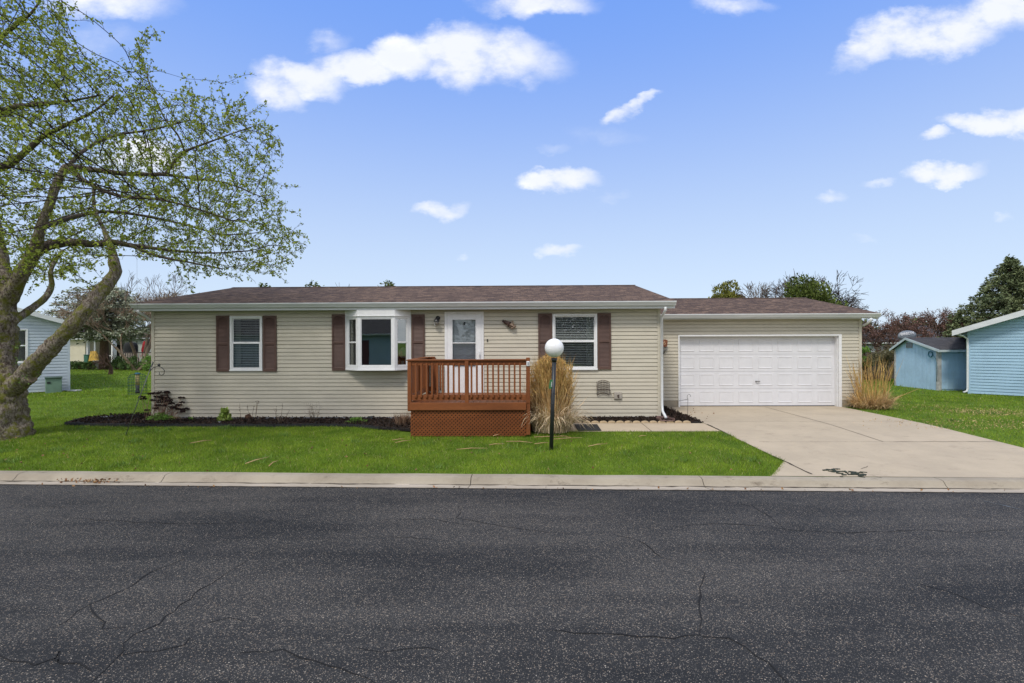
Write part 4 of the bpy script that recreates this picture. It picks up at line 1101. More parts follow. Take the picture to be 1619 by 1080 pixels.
# sedum with flat dark heads
sb = G(256, 665.5)+Vector((0,0,.02))
t = thing('sedum_plant', 'large dead sedum with flat dark brown seed heads at the left house corner', 'plant', sb)
rng = random.Random(21); mb = MB(); heads = []
for i in range(40):
    px_, py_2 = rng.gauss(257,19), 0
    tx = max(219, min(294, px_)); ty = rng.uniform(618, 645) + abs(tx-258)*.22
    tp = P(tx, ty, sb.y + rng.uniform(-.25,.25)); bs_ = sb + Vector((rng.gauss(0,.13) + (tp.x-sb.x)*.15, rng.gauss(0,.08), 0))
    mb.tube([bs_, bs_.lerp(tp,.5)+Vector((rng.gauss(0,.02),0,-.0)), tp], [.006,.005,.004], 4); heads.append(tp)
mb.build('stems', M('sedum_stems', (.36,.20,.13), .8, .2, 9, island=.4), t, world=True)
pts = []
for h_ in heads:
    k = rng.randint(90,150); R0 = rng.uniform(.05,.09)
    for _ in range(k):
        a = rng.uniform(0,2*PI); r = R0*math.sqrt(rng.random()); pts.append((h_.x+math.cos(a)*r, h_.y+math.sin(a)*r, h_.z+.02-r*.25+rng.uniform(-.012,.012)))
leafcards('seed_heads', seedm, np.array(pts)-np.array(sb), npr.uniform(.018,.034,len(pts)), npr, parent=t, aspect=.9)
k = 1500; th_ = npr.uniform(0,2*PI,k); r_ = npr.random(k)**.6*.26
pts = np.stack([r_*np.cos(th_)*1.5, r_*np.sin(th_)*.6-.06, .02+npr.random(k)*.22*(1.1-r_/.26)], 1)
leafcards('basal_leaves', greenb, pts, npr.uniform(.02,.05,k), npr, parent=t, aspect=.6)
mb = MB()
for i in range(26):
    a = rng.uniform(-.5,.5) + (PI if rng.random()<.5 else 0); L = rng.uniform(.3,.6); q = sb+Vector((math.cos(a)*L, math.sin(a)*L*.5, .02))
    mb.tube([sb+Vector((0,0,.08)), sb.lerp(q,.5)+Vector((0,0,.07)), q], .004, 4)
mb.build('fallen_stems', straw, t, world=True)
def leafy(name, label, base, w, h, n, size, mat, dirs=True, stem=True, cat='shrub'):
    t = thing(name, label, cat, base); a = npr.uniform(0,2*PI,n); r = npr.random(n)**.5; z = npr.random(n)
    wid = w*(.45+.55*np.sin(np.clip(z*1.15+.25,0,1)*PI)); p = np.stack([np.cos(a)*r*wid, np.sin(a)*r*wid, z*h], 1)
    leafcards('leaves', mat, p, npr.uniform(.6,1.3,n)*size, npr, parent=t, dirs=unit(p+np.array([0,0,h*.8])), spread=.5, aspect=.55)
    if stem:
        mb = MB(); rg = random.Random(3)
        for i in range(9):
            q = Vector((rg.uniform(-w,w)*.7, rg.uniform(-w,w)*.7, h*.85)); mb.tube([(0,0,0), q*.5+Vector((0,0,.02)), q], [.006,.005,.003], 4)
        mb.build('stems', bark_grey, t)
    return t
leafy('small_green_shrub', 'small bright yellow-green shrub in the mulch bed below the left window', G(355.5,668.5)+Vector((0,0,.02)), .15, .30, 420, .085, M('yellow_green_leaves', (.26,.36,.06), .6, .2, 5, island=.8, trans=.2))
leafy('low_green_groundcover', 'low mat of fresh green leaves in the mulch bed below the bay window', G(563,669.5)+Vector((0,0,.02)), .27, .10, 900, .04, greenb, stem=False, cat='plant')
leafy('little_green_sprout', 'tiny yellow-green sprout in the mulch just right of the sedum', G(301,666)+Vector((0,0,.02)), .09, .06, 160, .03, greenb, stem=False, cat='plant')
def stalks(name, label, lines, Yb, buds=0, gold=None):
    base = G(lines[0][0][0], lines[0][0][1]); t = thing(name, label, 'plant', base); mb = MB(); rg = random.Random(5)
    pts = []
    for L in lines:
        w_ = [P(x, y, base.y + rg.uniform(-.05,.05)) for x, y in L]; mb.tube(w_, [.006]+[.005]*(len(w_)-2)+[.003], 4)
        for _ in range(buds):
            p = w_[-1].lerp(w_[-2], rg.random()*.6); pts.append((p.x-base.x+rg.gauss(0,.012), p.y-base.y+rg.gauss(0,.012), p.z-base.z+rg.gauss(0,.012)))
    mb.build('stems', twigm, t, world=True)
    if pts: leafcards('dry_leaves', seedm, np.array(pts), .03, npr, parent=t, aspect=.6)
    return t
stalks('dry_stalks', 'thin dry stalks with dark tips right of the small green shrub', [[(383,668),(380,655),(379,638)],[(399,668),(399,655),(402,640)],[(403,668),(405,650),(406,633)],[(404,660),(407,640),(409,634)],[(400,662),(392,650),(391,640)],[(402,664),(412,661),(418,658)]], 0, 6)
stalks('dry_stalks', 'thin dry stalks with a straw coloured foot left of the bare twiggy shrub', [[(443,672),(438,660),(433,646)],[(443,672),(436,658),(437,642)],[(443,672),(445,655),(447,638)],[(444,672),(452,660),(458,648)],[(443,672),(441,665),(440,657)],[(443,672),(446,665),(449,657)]], 0, 5)
base = G(497,668); t = thing('bare_twiggy_shrub', 'small bare twiggy shrub against the siding left of the bay window', 'shrub', base); mb = MB(); rg = random.Random(8); pts = []
for i in range(26):
    x = 495+rg.uniform(-14,15); y = rg.uniform(634,655); p0 = P(497+rg.uniform(-2,2),667,base.y); p1 = P(x,y,base.y+rg.uniform(-.15,.15)); m_ = p0.lerp(p1,.55)+Vector((rg.gauss(0,.03),0,rg.gauss(0,.02)))
    mb.tube([p0,m_,p1], [.003,.002,.0012], 3)
    for _ in range(3):
        q = m_.lerp(p1, rg.random()); q2 = q+Vector((rg.gauss(0,.05),rg.gauss(0,.03),rg.uniform(0,.07))); mb.tube([q,q2],.0012,3); pts.append(tuple(q2-base))
mb.build('twigs', twigm, t, world=True); leafcards('buds', redtwig, np.array(pts), .018, npr, parent=t, aspect=.8)
# small stones and bark scraps in the bed
c = G(347,670)+Vector((0,0,.04)); mb = MB(); mb.lathe(c,[(.001,-.03),(.04,-.02),(.05,0),(.03,.025),(.001,.03)],9); o = mb.build('garden_stone', M('pale_stone',(.5,.52,.52),.7,.2,20)); tag(o,'small pale stone lying in the mulch in front of the yellow-green shrub','stone')
c = G(393,664)+Vector((0,0,.04)); mb = MB(); mb.prism([(-.08,0),(-.07,.09),(.0,.12),(.05,.06),(.12,.02),(.10,0)],-.04,.04); mb.v = [(c.x+x,c.y+y,c.z+z) for x,y,z in mb.v]; o = mb.build('bark_scrap', M('bark_scrap_m',(.12,.06,.035),.9,.3,20)); tag(o,'brown curled bark scrap lying in the mulch below the left window','bark')
c = G(586,664)+Vector((0,0,.04)); mb = MB(); mb.prism([(-.10,0),(-.06,.05),(.05,.06),(.10,0)],-.06,.06); mb.v = [(c.x+x,c.y+y,c.z+z) for x,y,z in mb.v]; o = mb.build('dark_stone', M('dark_slate',(.04,.055,.06),.6,.2,20)); tag(o,'dark grey stone lying against the house skirting right of the green groundcover','stone')
c = G(168,662)+Vector((0,0,.05)); mb = MB(); mb.obox(c,(.20,0,.01),(0,.08,0),(0,0,.012)); o = mb.build('flat_stone', M('slate_flat',(.13,.14,.16),.6,.2,9), bevel=.005); tag(o,'flat slate lying on the pointed left end of the mulch bed','stone')

# ================================================================ shepherd's hook and bird feeder
hb = G(197,690); ht = P(242,572,hb.y+.2)
t = thing('shepherd_hook', 'leaning grey steel hook pole in the lawn left of the house', 'garden hook', hb)
mb = MB(); mb.tube([hb-Vector((0,0,.05)), hb.lerp(ht,.5), ht], .0085, 6); mb.build('pole', steel, t, world=True)
mb = MB(); yy = ht.y
arm = [(238,586),(243,581),(250,579),(256,581),(260,586),(259.5,591),(256,593.5),(252,592),(252,589)]
mb.tube([P(x,y,yy) for x,y in arm], .0075, 6)
mb.tube([P(251.5,579.5,yy),P(251.3,577,yy),P(251.2,574.5,yy)], [.02,.03,.003], 6); mb.tube([P(240,580,yy),P(242,573,yy)], [.006,.014], 6)
mb.build('curled_arm', black, t, world=True)
fy = hb.y+.35; ft = P(217.3,589.5,fy); fb = P(217.3,622.5,fy)
t = thing('bird_feeder', 'green wire caged tube bird feeder hanging on a thin wire from the maple branch', 'bird feeder', Vector((ft.x,ft.y,fb.z)))
Hf = ft.z-fb.z; R0 = (P(229.5,610,fy)-P(205,610,fy)).length/2
mb = MB(); cx, cy_, z0 = ft.x, ft.y, fb.z
for k in range(12):
    a = 2*PI*k/12; ca, sa = math.cos(a), math.sin(a)
    mb.tube([(cx+ca*R0,cy_+sa*R0,z0),(cx+ca*R0,cy_+sa*R0,z0+Hf*.78),(cx+ca*R0*.8,cy_+sa*R0*.8,z0+Hf*.9),(cx+ca*.04,cy_+sa*.04,z0+Hf*.97)], .0035, 4)
for f in (0,.14,.28,.42,.56,.70,.80): mb.tube([(cx+math.cos(2*PI*k/16)*R0, cy_+math.sin(2*PI*k/16)*R0, z0+Hf*f) for k in range(17)], .0035, 4)
mb.build('cage', cagem, t, world=True)
mb = MB(); mb.lathe((cx,cy_,z0), [(.001,Hf*.40),(.042,Hf*.40),(.042,Hf*.93),(.001,Hf*.93)], 12); mb.build('seed_tube', seedt, t, world=True)
mb = MB(); mb.lathe((cx,cy_,z0), [(.001,.01),(.05,.01),(.045,.05),(.035,Hf*.22),(.042,Hf*.395),(.001,Hf*.395)], 12); mb.build('base_tube', M('dark_tube',(.05,.045,.05),.4,.2,12), t, world=True)
mb = MB(); mb.lathe((cx,cy_,z0), [(.001,Hf*.93),(.058,Hf*.93),(.055,Hf*.985),(.02,Hf*1.01),(.001,Hf*1.01)], 14); mb.build('cap', bluet, t, world=True)
mb = MB(); wt_ = P(216.5,398,fy); mb.tube([(cx,cy_,z0+Hf), wt_], .0018, 4); mb.build('hanging_wire', steel, t, world=True)

# small hook by the driveway
hb = du(1087,659); hY = None
c = G(1087.5,658.5); t = thing('small_garden_hook', 'small thin dark garden hook standing at the driveway edge before the garage door', 'garden hook', c)
mb = MB(); q = [P(x,y,c.y) for x,y in ((1087.2,660),(1087.3,645),(1087.6,631.5),(1086.4,628),(1087.3,624.5),(1089.3,623.2),(1091.4,624.5),(1091.8,627.2),(1091,626.5))]
mb.tube(q, .006, 5); mb.tube([P(1087.5,631.3,c.y),P(1081,632.5,c.y),P(1074.5,633.8,c.y),P(1073.5,633,c.y)], .006, 5); mb.build('hook_rod', steel, t, world=True)

# fallen straws, leaf litter, drain debris
rg = random.Random(9)
for (x0,y0,x1,y1) in ((722,715,770,713),(780,693,800,689),(620,700,640,698),(625,704,650,700),(765,684,790,680),(800,702,842,704),(845,706,868,704),(870,699,920,696),(885,693,905,697),(773,708,798,706),(845,695,890,694),(425,742,440,733),(300,705,335,700),(388,738,425,727),(1010,694,1022,693),(930,710,960,706)):
    a, b_4 = G(x0,y0), G(x1,y1); m_ = a.lerp(b_4,.5)+Vector((rg.gauss(0,.02),rg.gauss(0,.03),0)); up = Vector((0,0,.055))
    mb = MB(); mb.tube([a+up,m_+up+Vector((0,0,.012)),b_4+up], [.007,.008,.004], 5); o = mb.build('fallen_stalk', straw)
    tag(o, 'dry tan grass stalk lying loose on the front lawn', 'dry stalk', 'dry stalks fallen on the front lawn')
pts = []
for i in range(150):
    x = rg.uniform(0,1230); y = rg.uniform(690,748)
    if x > 1130 and y < 735: continue
    p = G(x,y); pts.append((p.x,p.y,p.z+.045))
for i in range(120):
    p = G(140+rg.gauss(0,22), 756.5+rg.gauss(0,1.2)); pts.append((p.x,p.y,-.195+rg.uniform(0,.02)))
for i in range(60):
    x = rg.uniform(0,1619); p = G(x, 768+.006*(x-800)); pts.append((p.x,p.y,-.185))
for i in range(24):
    p = G(1090+rg.uniform(0,40), 655+rg.uniform(-8,14)); pts.append((p.x,p.y,.03))
o = leafcards('leaf_litter', leafdry, np.array(pts), npr.uniform(.02,.055,len(pts)), npr, aspect=.7); tag(o, 'small dry brown leaves scattered over the lawn and along the kerb', 'leaf litter', kind='stuff')
pts = []
for i in range(150):
    f = rg.random(); x = 1302+66*f+rg.gauss(0,4); y = 745+7*f+rg.gauss(0,2.2)+ (0 if f<.4 else 1)
    p = G(x,y); pts.append((p.x,p.y,p.z+.02))
mb = MB()
for q in pts:
    if rg.random() < .68: continue
    a = rg.gauss(0,.5); L = rg.uniform(.012,.06); w2 = rg.uniform(.006,.016); mb.obox((q[0],q[1],q[2]-.002),(math.cos(a)*L,math.sin(a)*L,0),(-math.sin(a)*w2,math.cos(a)*w2,0),(0,0,.005))
o = mb.build('dark_debris', M('dark_green_debris',(.035,.05,.03),.9,.3,30)); tag(o, 'dark wet moss scraps scattered on the driveway apron near the kerb', 'debris', kind='stuff')
SKY_LOW, SKY_HIGH, SKY_MIX, SKY_STR, SUN_E, SUN_ANG, EXPO = (5.4,6.5,8.0), (1.5,3.15,8.1), .85, .09, 1.7, 12, .50
# ================================================================ the big tree on the left
tb = G(12, 691); TY = tb.y
tree = thing('mossy_maple_tree', 'large mossy old tree with fresh leaves in the left front lawn', 'tree', tb)
def L3(pts, dY=0):                         # limb from photo points (x, y, radius px, depth offset)
    out = []
    for i, (x, y, r, dy) in enumerate(pts):
        Yd = TY+dy; out.append((P(x, y, Yd), (r if r > 8 else r*(.35+.65*(r/8)))*Yd/F))
    return out
limbs = [
 L3([(2,705,47,0),(2,690,39,0),(2,672,34,0),(1,650,31,0),(0,625,30,0),(0,600,28,0),(-3,575,24,0),(-3,545,22.5,0),(-1,515,21,0),(2,485,19.5,0),(5,465,16,0)]),
 L3([(10,470,16,0),(4,440,13,.1),(-2,410,12,.2),(-8,375,11,.3),(-20,330,10,.4),(-30,270,9,.5),(-35,200,8,.6)]),
 L3([(12,475,13,0),(24,452,11,-.1),(38,425,10,-.2),(50,405,9,-.3),(58,385,8,-.4),(64,360,7,-.5),(80,320,7,-.5),(92,285,6.5,-.4),(105,262,6,-.3)]),
 L3([(50,402,8,-.3),(75,388,8,-.1),(110,383,7,.1),(150,386,6,.2),(178,383,5.5,.3),(205,388,5,.4),(240,392,4,.6),(290,398,3,.8),(340,400,2.5,.9),(400,396,2,1.)]),
 L3([(-4,650,12,.1),(10,624,15,0),(34,600,14,-.2),(60,572,13,-.4),(88,541,11.5,-.5),(115,514,10.8,-.5),(140,486,10.3,-.4),(158,463,10,-.2),(172,446,10,0),(182,432,8.5,.1),(180,415,7.8,.1),(176,395,6,.2),(165,365,4.5,.3),(150,330,3.5,.4),(148,290,3,.4)]),
 L3([(16,510,8,0),(38,496,6.5,.3),(58,482,5.8,.6),(74,468,6,.8),(82,450,5,.9),(80,432,4.5,.9),(86,415,4,1.),(100,395,3,1.1)]),
 L3([(105,262,6,-.3),(145,268,5.5,-.2),(190,274,5,-.1),(235,276,4.5,0),(262,276,4,.1),(310,283,3,.2),(360,290,2.2,.3),(410,310,1.6,.4)]),
 L3([(262,276,4,.1),(275,258,3.6,.1),(292,240,3.2,.2),(330,225,2.6,.2),(365,212,2,.3),(400,200,1.5,.3)]),
 L3([(292,240,3,.2),(282,215,2.6,.1),(262,190,2.2,.1),(250,165,1.9,0),(236,130,1.6,0),(226,95,1.2,0)]),
 L3([(-30,270,8,.5),(10,262,6.5,.3),(40,240,5.5,.1),(70,215,5,0),(110,195,4,-.1),(150,175,3,-.1),(180,150,2.,0)]),
 L3([(-30,210,8,.5),(-10,185,6.5,.3),(20,170,5.5,0),(60,165,4.5,-.2),(110,160,3.2,-.3),(160,150,2,-.3)]),
 L3([(-35,200,8,.6),(-30,140,7,.4),(-20,90,6,.2),(0,60,5,0),(25,40,4,-.2),(50,20,3,-.3),(70,-10,2,-.3)]),
 L3([(105,262,5,-.3),(140,290,4.5,-.8),(190,310,4,-1.2),(250,315,3.4,-1.4),(310,330,2.6,-1.5),(370,350,2,-1.5)]),
 L3([(64,360,6,-.5),(110,345,5,.6),(160,335,4,1.4),(220,340,3.4,2.),(290,355,2.6,2.5),(350,372,2,2.8)]),
 L3([(205,388,4,.4),(250,405,3.4,-.2),(300,415,2.6,-.6),(350,425,2,-.8)]),
 L3([(92,285,5,-.4),(130,240,4,.6),(180,215,3.2,1.4),(240,205,2.6,1.9),(300,190,2,2.2)]),
]
rg = random.Random(12)
def smooth_path(pts, step=.10):
    out = []
    for i in range(len(pts)-1):
        p0 = pts[max(i-1,0)]; p1 = pts[i]; p2 = pts[i+1]; p3 = pts[min(i+2,len(pts)-1)]
        n = max(2, int((p2[0]-p1[0]).length/step))
        for k in range(n):
            t = k/n; q = .5*((2*p1[0]) + (p2[0]-p0[0])*t + (2*p0[0]-5*p1[0]+4*p2[0]-p3[0])*t*t + (3*p1[0]-p0[0]-3*p2[0]+p3[0])*t**3)
            out.append((q, p1[1]+(p2[1]-p1[1])*t))
    out.append(pts[-1]); return out
mb = MB(); nodes = []; par = []
from mathutils import noise as mn
def nsurf(mb, path, seg):
    n0 = len(mb.v); mb.tube([p for p,_ in path], [r for _,r in path], seg)
    for i in range(n0, len(mb.v)):
        v = Vector(mb.v[i]); k = path[min((i-n0)//seg, len(path)-1)]
        d = v-k[0]; a = mn.noise(v*3.1)*.22 + mn.noise(v*9)*.18 + mn.noise(v*22)*.14
        if k[1] > .25: a += .18*math.sin(math.atan2(d.y, d.x)*5 + v.z*2)*max(0, 1-(v.z+.1)/1.0)
        mb.v[i] = tuple(v + d*a*.8)
mb2 = MB()
for li, L in enumerate(limbs):
    sp = smooth_path(L, .05 if li in (0,4) else .09)
    nsurf(mb if li in (0,1,2,4,5) else mb2, sp, 28 if li in (0,4) else (18 if li < 4 else 9))
    if li: 
        off = 0
        for j, (p, r) in enumerate(sp):
            if j % 2 == 0 and (li not in (4,) or p.z > 3.2) and (li != 1 or p.z > 3.4) and p.z > 3.0:
                nodes.append(tuple(p)); par.append(-1)
# cut stub and knot
q = P(40,604,TY-.35); nsurf(mb, smooth_path([(P(24,604,TY-.05),.16),(P(40,601,TY-.26),.135),(P(48.5,598,TY-.36),.115)], .05), 16)
q = P(76,541,TY-.62); mb.tube([P(77,543,TY-.42), q], [.085,.07], 14)
mb.build('trunk', bark_moss, tree, world=True); mb2.build('upper_limbs', bark('backlit_bark', (.15,.12,.095), (.10,.105,.02), (.045,.034,.028), .5), tree, world=True)  # upper limbs get a darker bark copy, backlit shade put into the colour
mb = MB()
for (x,y,dy,dn,r) in ((49.5,597.5,-.375,(.80,-.58,.12),.095),(76,541,-.625,(-.05,-1,0.1),.055)):
    c = P(x,y,TY+dy); n_ = Vector(dn).normalized(); a_ = n_.orthogonal().normalized(); b_5 = n_.cross(a_); pts = [c+n_*.006+(a_*math.cos(k*PI/8)+b_5*math.sin(k*PI/8))*r*(1+.1*math.sin(k*2)) for k in range(16)]
    mb.poly(pts)
mb.build('cut_wood', M('cut_wood',(.30,.23,.16),.85,.3,14), tree, world=True)
# crown grown through attraction points
rng = np.random.default_rng(4)
N = 60000
A = np.array([tb.x, tb.y, 0]) + np.stack([rng.uniform(-3.0,8,N), rng.uniform(-4.5,5.5,N), rng.uniform(2.4,12,N)], 1)
rel = A - np.array([tb.x, tb.y, 4.4])
az = np.arctan2(rel[:,1], rel[:,0]); R = 6.5*(1 + .07*np.sin(az*3+1) + .05*np.sin(az*7)); rho = np.hypot(rel[:,0], rel[:,1])
up = np.where(rel[:,2] > 0, 6.6, 2.1)
e = (rho/R)**1.6 + (np.abs(rel[:,2])/up)**1.75
lump = np.sin(A[:,0]*2.1+np.sin(A[:,2]*1.7)*1.5)*np.sin(A[:,1]*2.3+A[:,0])*np.sin(A[:,2]*2.6+np.sin(A[:,1])*2)
keep = (e < 1 + .25*lump) & (e + rng.uniform(-.5,.35,N) > .12) & (lump > rng.uniform(-1.3,.25,N))
# keep clear of the clean stem and let the lower skirt droop only towards the outside
lowlim = 3.3 - np.clip(rho-3.5,0,3)*.05 + .25*np.sin(az*5)
keep &= (A[:,2] > lowlim)
# project and trim to the outline seen from the street
k_ = F/A[:,1]; px = CX + A[:,0]*k_; py = CY - (A[:,2]-HC)*k_
ol = np.array([(-300,0),(60,-60),(112,-20),(112,75),(150,90),(185,108),(204,185),(217,50),(231,50),(243,165),(275,178),(300,112),(320,150),(350,168),(370,132),(388,142),(405,180),(450,205),(455,245),(442,300),(450,330),(466,385),(455,425),(440,440),(380,436),(330,442),(290,430),(262,412),(200,400),(140,420),(100,440),(60,450),(-300,460)])
keep &= inpoly(px, py, ol)
keep &= (px > -190) & (py > -90)
A = A[keep]; 
if len(A) > 8200: A = A[:8200]
# thinner towards the outside so that sky shows between the twigs
P_n = [np.array(p) for p in nodes]; n0 = len(P_n); parent = list(par)
pos = np.array(P_n); near = np.full(len(A), 1e9); nid = np.zeros(len(A), int)
def upd(a, b):
    for i in range(a, b, 400):
        D = np.linalg.norm(A[:,None,:]-pos[None,i:min(i+400,b),:], axis=2); m = D.argmin(1); d = D[np.arange(len(A)), m]; w = d < near; near[w] = d[w]; nid[w] = m[w]+i
upd(0, len(pos)); STEP = .13; KILL = .24; INF = 2.2
for it in range(75):
    act = near < INF
    if act.sum() < 5: break
    ids = nid[act]; dv = unit(A[act]-pos[ids]); acc = np.zeros((len(pos),3)); np.add.at(acc, ids, dv); un = np.unique(ids)
    d = unit(acc[un] + rng.normal(0,.22,(len(un),3)) + np.array([0,0,.03])); new = pos[un] + d*STEP
    a = len(pos); pos = np.vstack([pos, new]); parent += list(un)
    upd(a, len(pos)); al = near > KILL; A = A[al]; near = near[al]; nid = nid[al]
    if len(pos) > 26000: break
# long young shoots running out beyond the crown
parent = list(parent); haskid = np.zeros(len(pos), bool)
for i in range(n0, len(pos)): haskid[parent[i]] = True
tipsi = [i for i in range(n0, len(pos)) if not haskid[i]]
rng.shuffle(tipsi); newp = []
base_n = len(pos)
for i in tipsi[:700]:
    o_ = pos[i] - np.array([tb.x, tb.y, 4.2]); o_ /= np.linalg.norm(o_); d = pos[i]-pos[parent[i]]; d = d/np.linalg.norm(d)*.9 + o_*.6 + np.array([0,0,rng.uniform(-.35,.45)]); q = pos[i].copy(); pi_ = i
    for k in range(rng.integers(2,7)):
        d = d/np.linalg.norm(d) + rng.normal(0,.16,3); d /= np.linalg.norm(d); q = q + d*.11; newp.append(q.copy()); parent.append(pi_); pi_ = base_n + len(newp)-1
pos = np.vstack([pos, np.array(newp)])
parent = np.array(parent); nn = len(pos); cnt = np.zeros(nn); kids = [[] for _ in range(nn)]
for i in range(nn-1, n0-1, -1):
    if cnt[i] == 0: cnt[i] = 1
    cnt[parent[i]] += cnt[i]; kids[parent[i]].append(i)
print('tree nodes', nn, 'left', len(A))
rad = .0042*np.maximum(cnt,1)**.42
V = []; Fc = []; chains = []
for i in range(nn):
    ks = sorted(kids[i], key=lambda k: -cnt[k])
    for j, k in enumerate(ks):
        if i < n0 or j > 0:
            ch = [i, k]
            while kids[ch[-1]]: ch.append(max(kids[ch[-1]], key=lambda q: cnt[q]))
            chains.append(ch)
mb = MB()
for ch in chains:
    pts = [Vector(pos[k]) for k in ch]; rs = [min(rad[ch[1]]*1.1, .05)] + [min(rad[k], .05) for k in ch[1:]]
    if len(pts) > 3 and rs[1] < .012: pts = pts[:1]+[(pts[q-1]+pts[q]*2+pts[q+1])/4 for q in range(1,len(pts)-1)]+pts[-1:]
    mb.tube(pts, rs, 5 if rs[1] > .015 else 3, cap=False)
# short spurs
lp = []; ld = []; spur = []
for i in range(n0, nn):
    if cnt[i] <= 9:
        for _ in range(1 if cnt[i] > 1 else 2):
            d = rng.normal(size=3)*.8 + (pos[i]-pos[parent[i]])/STEP*.9; d /= np.linalg.norm(d); L = rng.uniform(.03,.12); q = pos[i]+d*L
            if rng.random() < .75: spur.append((pos[i], q))
            if rng.random() < .60:
                for _k in range(rng.integers(4,8)): lp.append(q + rng.normal(0,.016,3)); ld.append(d)
        if rng.random() < .3:
            for _k in range(2): lp.append(pos[i] + rng.normal(0,.018,3)); ld.append(rng.normal(size=3))
for a, b_6 in spur: mb.tube([a, b_6], .0028, 3, cap=False)
print('leaves', len(lp))
mb.build('branches', bark_twig, tree, world=True, recalc=False)
lp = np.array(lp); ld = np.array(ld)
leafcards('leaves', leafg, lp, rng.uniform(.036,.076,len(lp)), rng, parent=tree, dirs=ld, spread=.75, aspect=.6, origin=tuple(tb))
# low sprouts on the stem
pts = []
for (x,y,r,n_) in ((38,597,.10,60),(30,547,.05,30),(28,570,.04,16),(80,455,.05,20),(60,590,.05,15)):
    for _ in range(n_): p = P(x,y,TY-.45); pts.append((p.x+rng.normal(0,r), p.y+rng.normal(0,r*.6), p.z+rng.normal(0,r)))
leafcards('sprouts', greenb, np.array(pts), .035, rng, parent=tree, aspect=.6, origin=tuple(tb))

# ================================================================ generic trees
def conifer(name, label, base, H, R, n, mat, z0=0., tiers=26, size=.28, droop=.25, lump=.25, seed=1, trunkr=.16, bmat=None, group=None, top=1., rnd=0.):
    t = thing(name, label, 'tree', base, 0, group); g = np.random.default_rng(seed)
    mb = MB(); mb.tube([(0,0,-.1),(0,0,H*.5),(0,0,H*.97)], [trunkr,trunkr*.6,.02], 8)
    pts = []; dirs = []; bl = []
    nb = tiers*9
    for i in range(nb):
        f = (i+g.random())/nb; z = z0 + (H-z0)*f; a = g.uniform(0,2*PI)
        prof = (1-f)**.8 if not rnd else math.sqrt(max(0,1-(f*1.02-.12*0)**(2+rnd)))
        if f < .12: prof *= .72+f*2.3
        L = R*prof*(1+lump*g.normal()*.5)*(.85+.15*math.sin(a*3+seed)); L = max(L,.12)
        d0 = np.array([math.cos(a), math.sin(a), 0]); m = max(3, int(n/nb*(.35+1.3*L/R)))
        s = g.random(m)**.6; sp = (1-s)*.30*L+.10
        side = np.array([-math.sin(a), math.cos(a), 0]); off = g.normal(0,.40,m)*sp
        p = d0[None]*(s*L)[:,None] + side[None]*off[:,None]; pz = z + s*L*(-droop) + .35*droop*L*s**2*1.6 + g.normal(0,1,m)*(.06+.22*sp*(1-.5*s))
        pts.append(np.column_stack([p[:,0],p[:,1],pz])); dd = d0[None]*.9+side[None]*g.normal(0,.6,m)[:,None]+np.array([0,0,-.15])[None]*1.; dirs.append(dd)
        if L > .5: mb.tube([(0,0,z),tuple(d0*L*.55+[0,0,z-droop*L*.5]),tuple(d0*L*.95+[0,0,z-droop*L*.7])],[.03,.02,.006],3,cap=False)
    mb.build('trunk', bmat or bark_brown, t)
    pts = np.vstack(pts); dirs = np.vstack(dirs); pts[:,2] = np.maximum(pts[:,2], .02)
    leafcards('crown', mat, pts, g.uniform(.6,1.3,len(pts))*size, g, parent=t, dirs=unit(dirs), spread=.45, aspect=.42)
    return t
def roundbush(name, label, base, rx, ry, H, n, mat, size, seed, lumps=14, z0=.0, cat='tree', group=None, pointy=0.):
    t = thing(name, label, cat, base, 0, group); g = np.random.default_rng(seed)
    C_ = []
    for i in range(lumps):
        a = g.uniform(0,2*PI); z = g.uniform(.12,.95); s = math.sin(min(1,z*.9+.12)*PI)**.5 if not pointy else (1-z)**pointy+.10
        C_.append((math.cos(a)*rx*.55*s*g.uniform(.5,1), math.sin(a)*ry*.55*s*g.uniform(.5,1), z0+(H-z0)*z*.86, max(.28*rx, rx*.5*s*g.uniform(.7,1.1))))
    C_.append((0,0,z0+(H-z0)*.45, rx*.62)); pts = []; w = np.array([c[3]**2 for c in C_]); w /= w.sum()
    for c, ww in zip(C_, w):
        m = int(n*ww); v = unit(g.normal(size=(m,3))); r = c[3]*(.72+.36*g.random(m))*(1+.16*np.sin(v[:,0]*9+c[0]*5)*np.sin(v[:,2]*8+c[1]*7)); p = v*r[:,None]; p[:,2] *= .85; p += np.array(c[:3]); pts.append(p)
    pts = np.vstack(pts); pts = pts[pts[:,2] > .02]
    mb = MB(); rg = random.Random(seed)
    for i in range(7): c = C_[rg.randrange(len(C_))]; mb.tube([(rg.uniform(-.1,.1),rg.uniform(-.1,.1),-.1),(c[0]*.5,c[1]*.5,c[2]*.5),c[:3]],[.07,.05,.02],5)
    mb.build('trunk', bark_brown, t)
    leafcards('crown', mat, pts, g.uniform(.5,1.4,len(pts))*size, g, parent=t, dirs=unit(pts-np.array([0,0,H*.3])), spread=.7, aspect=.55)
    return t
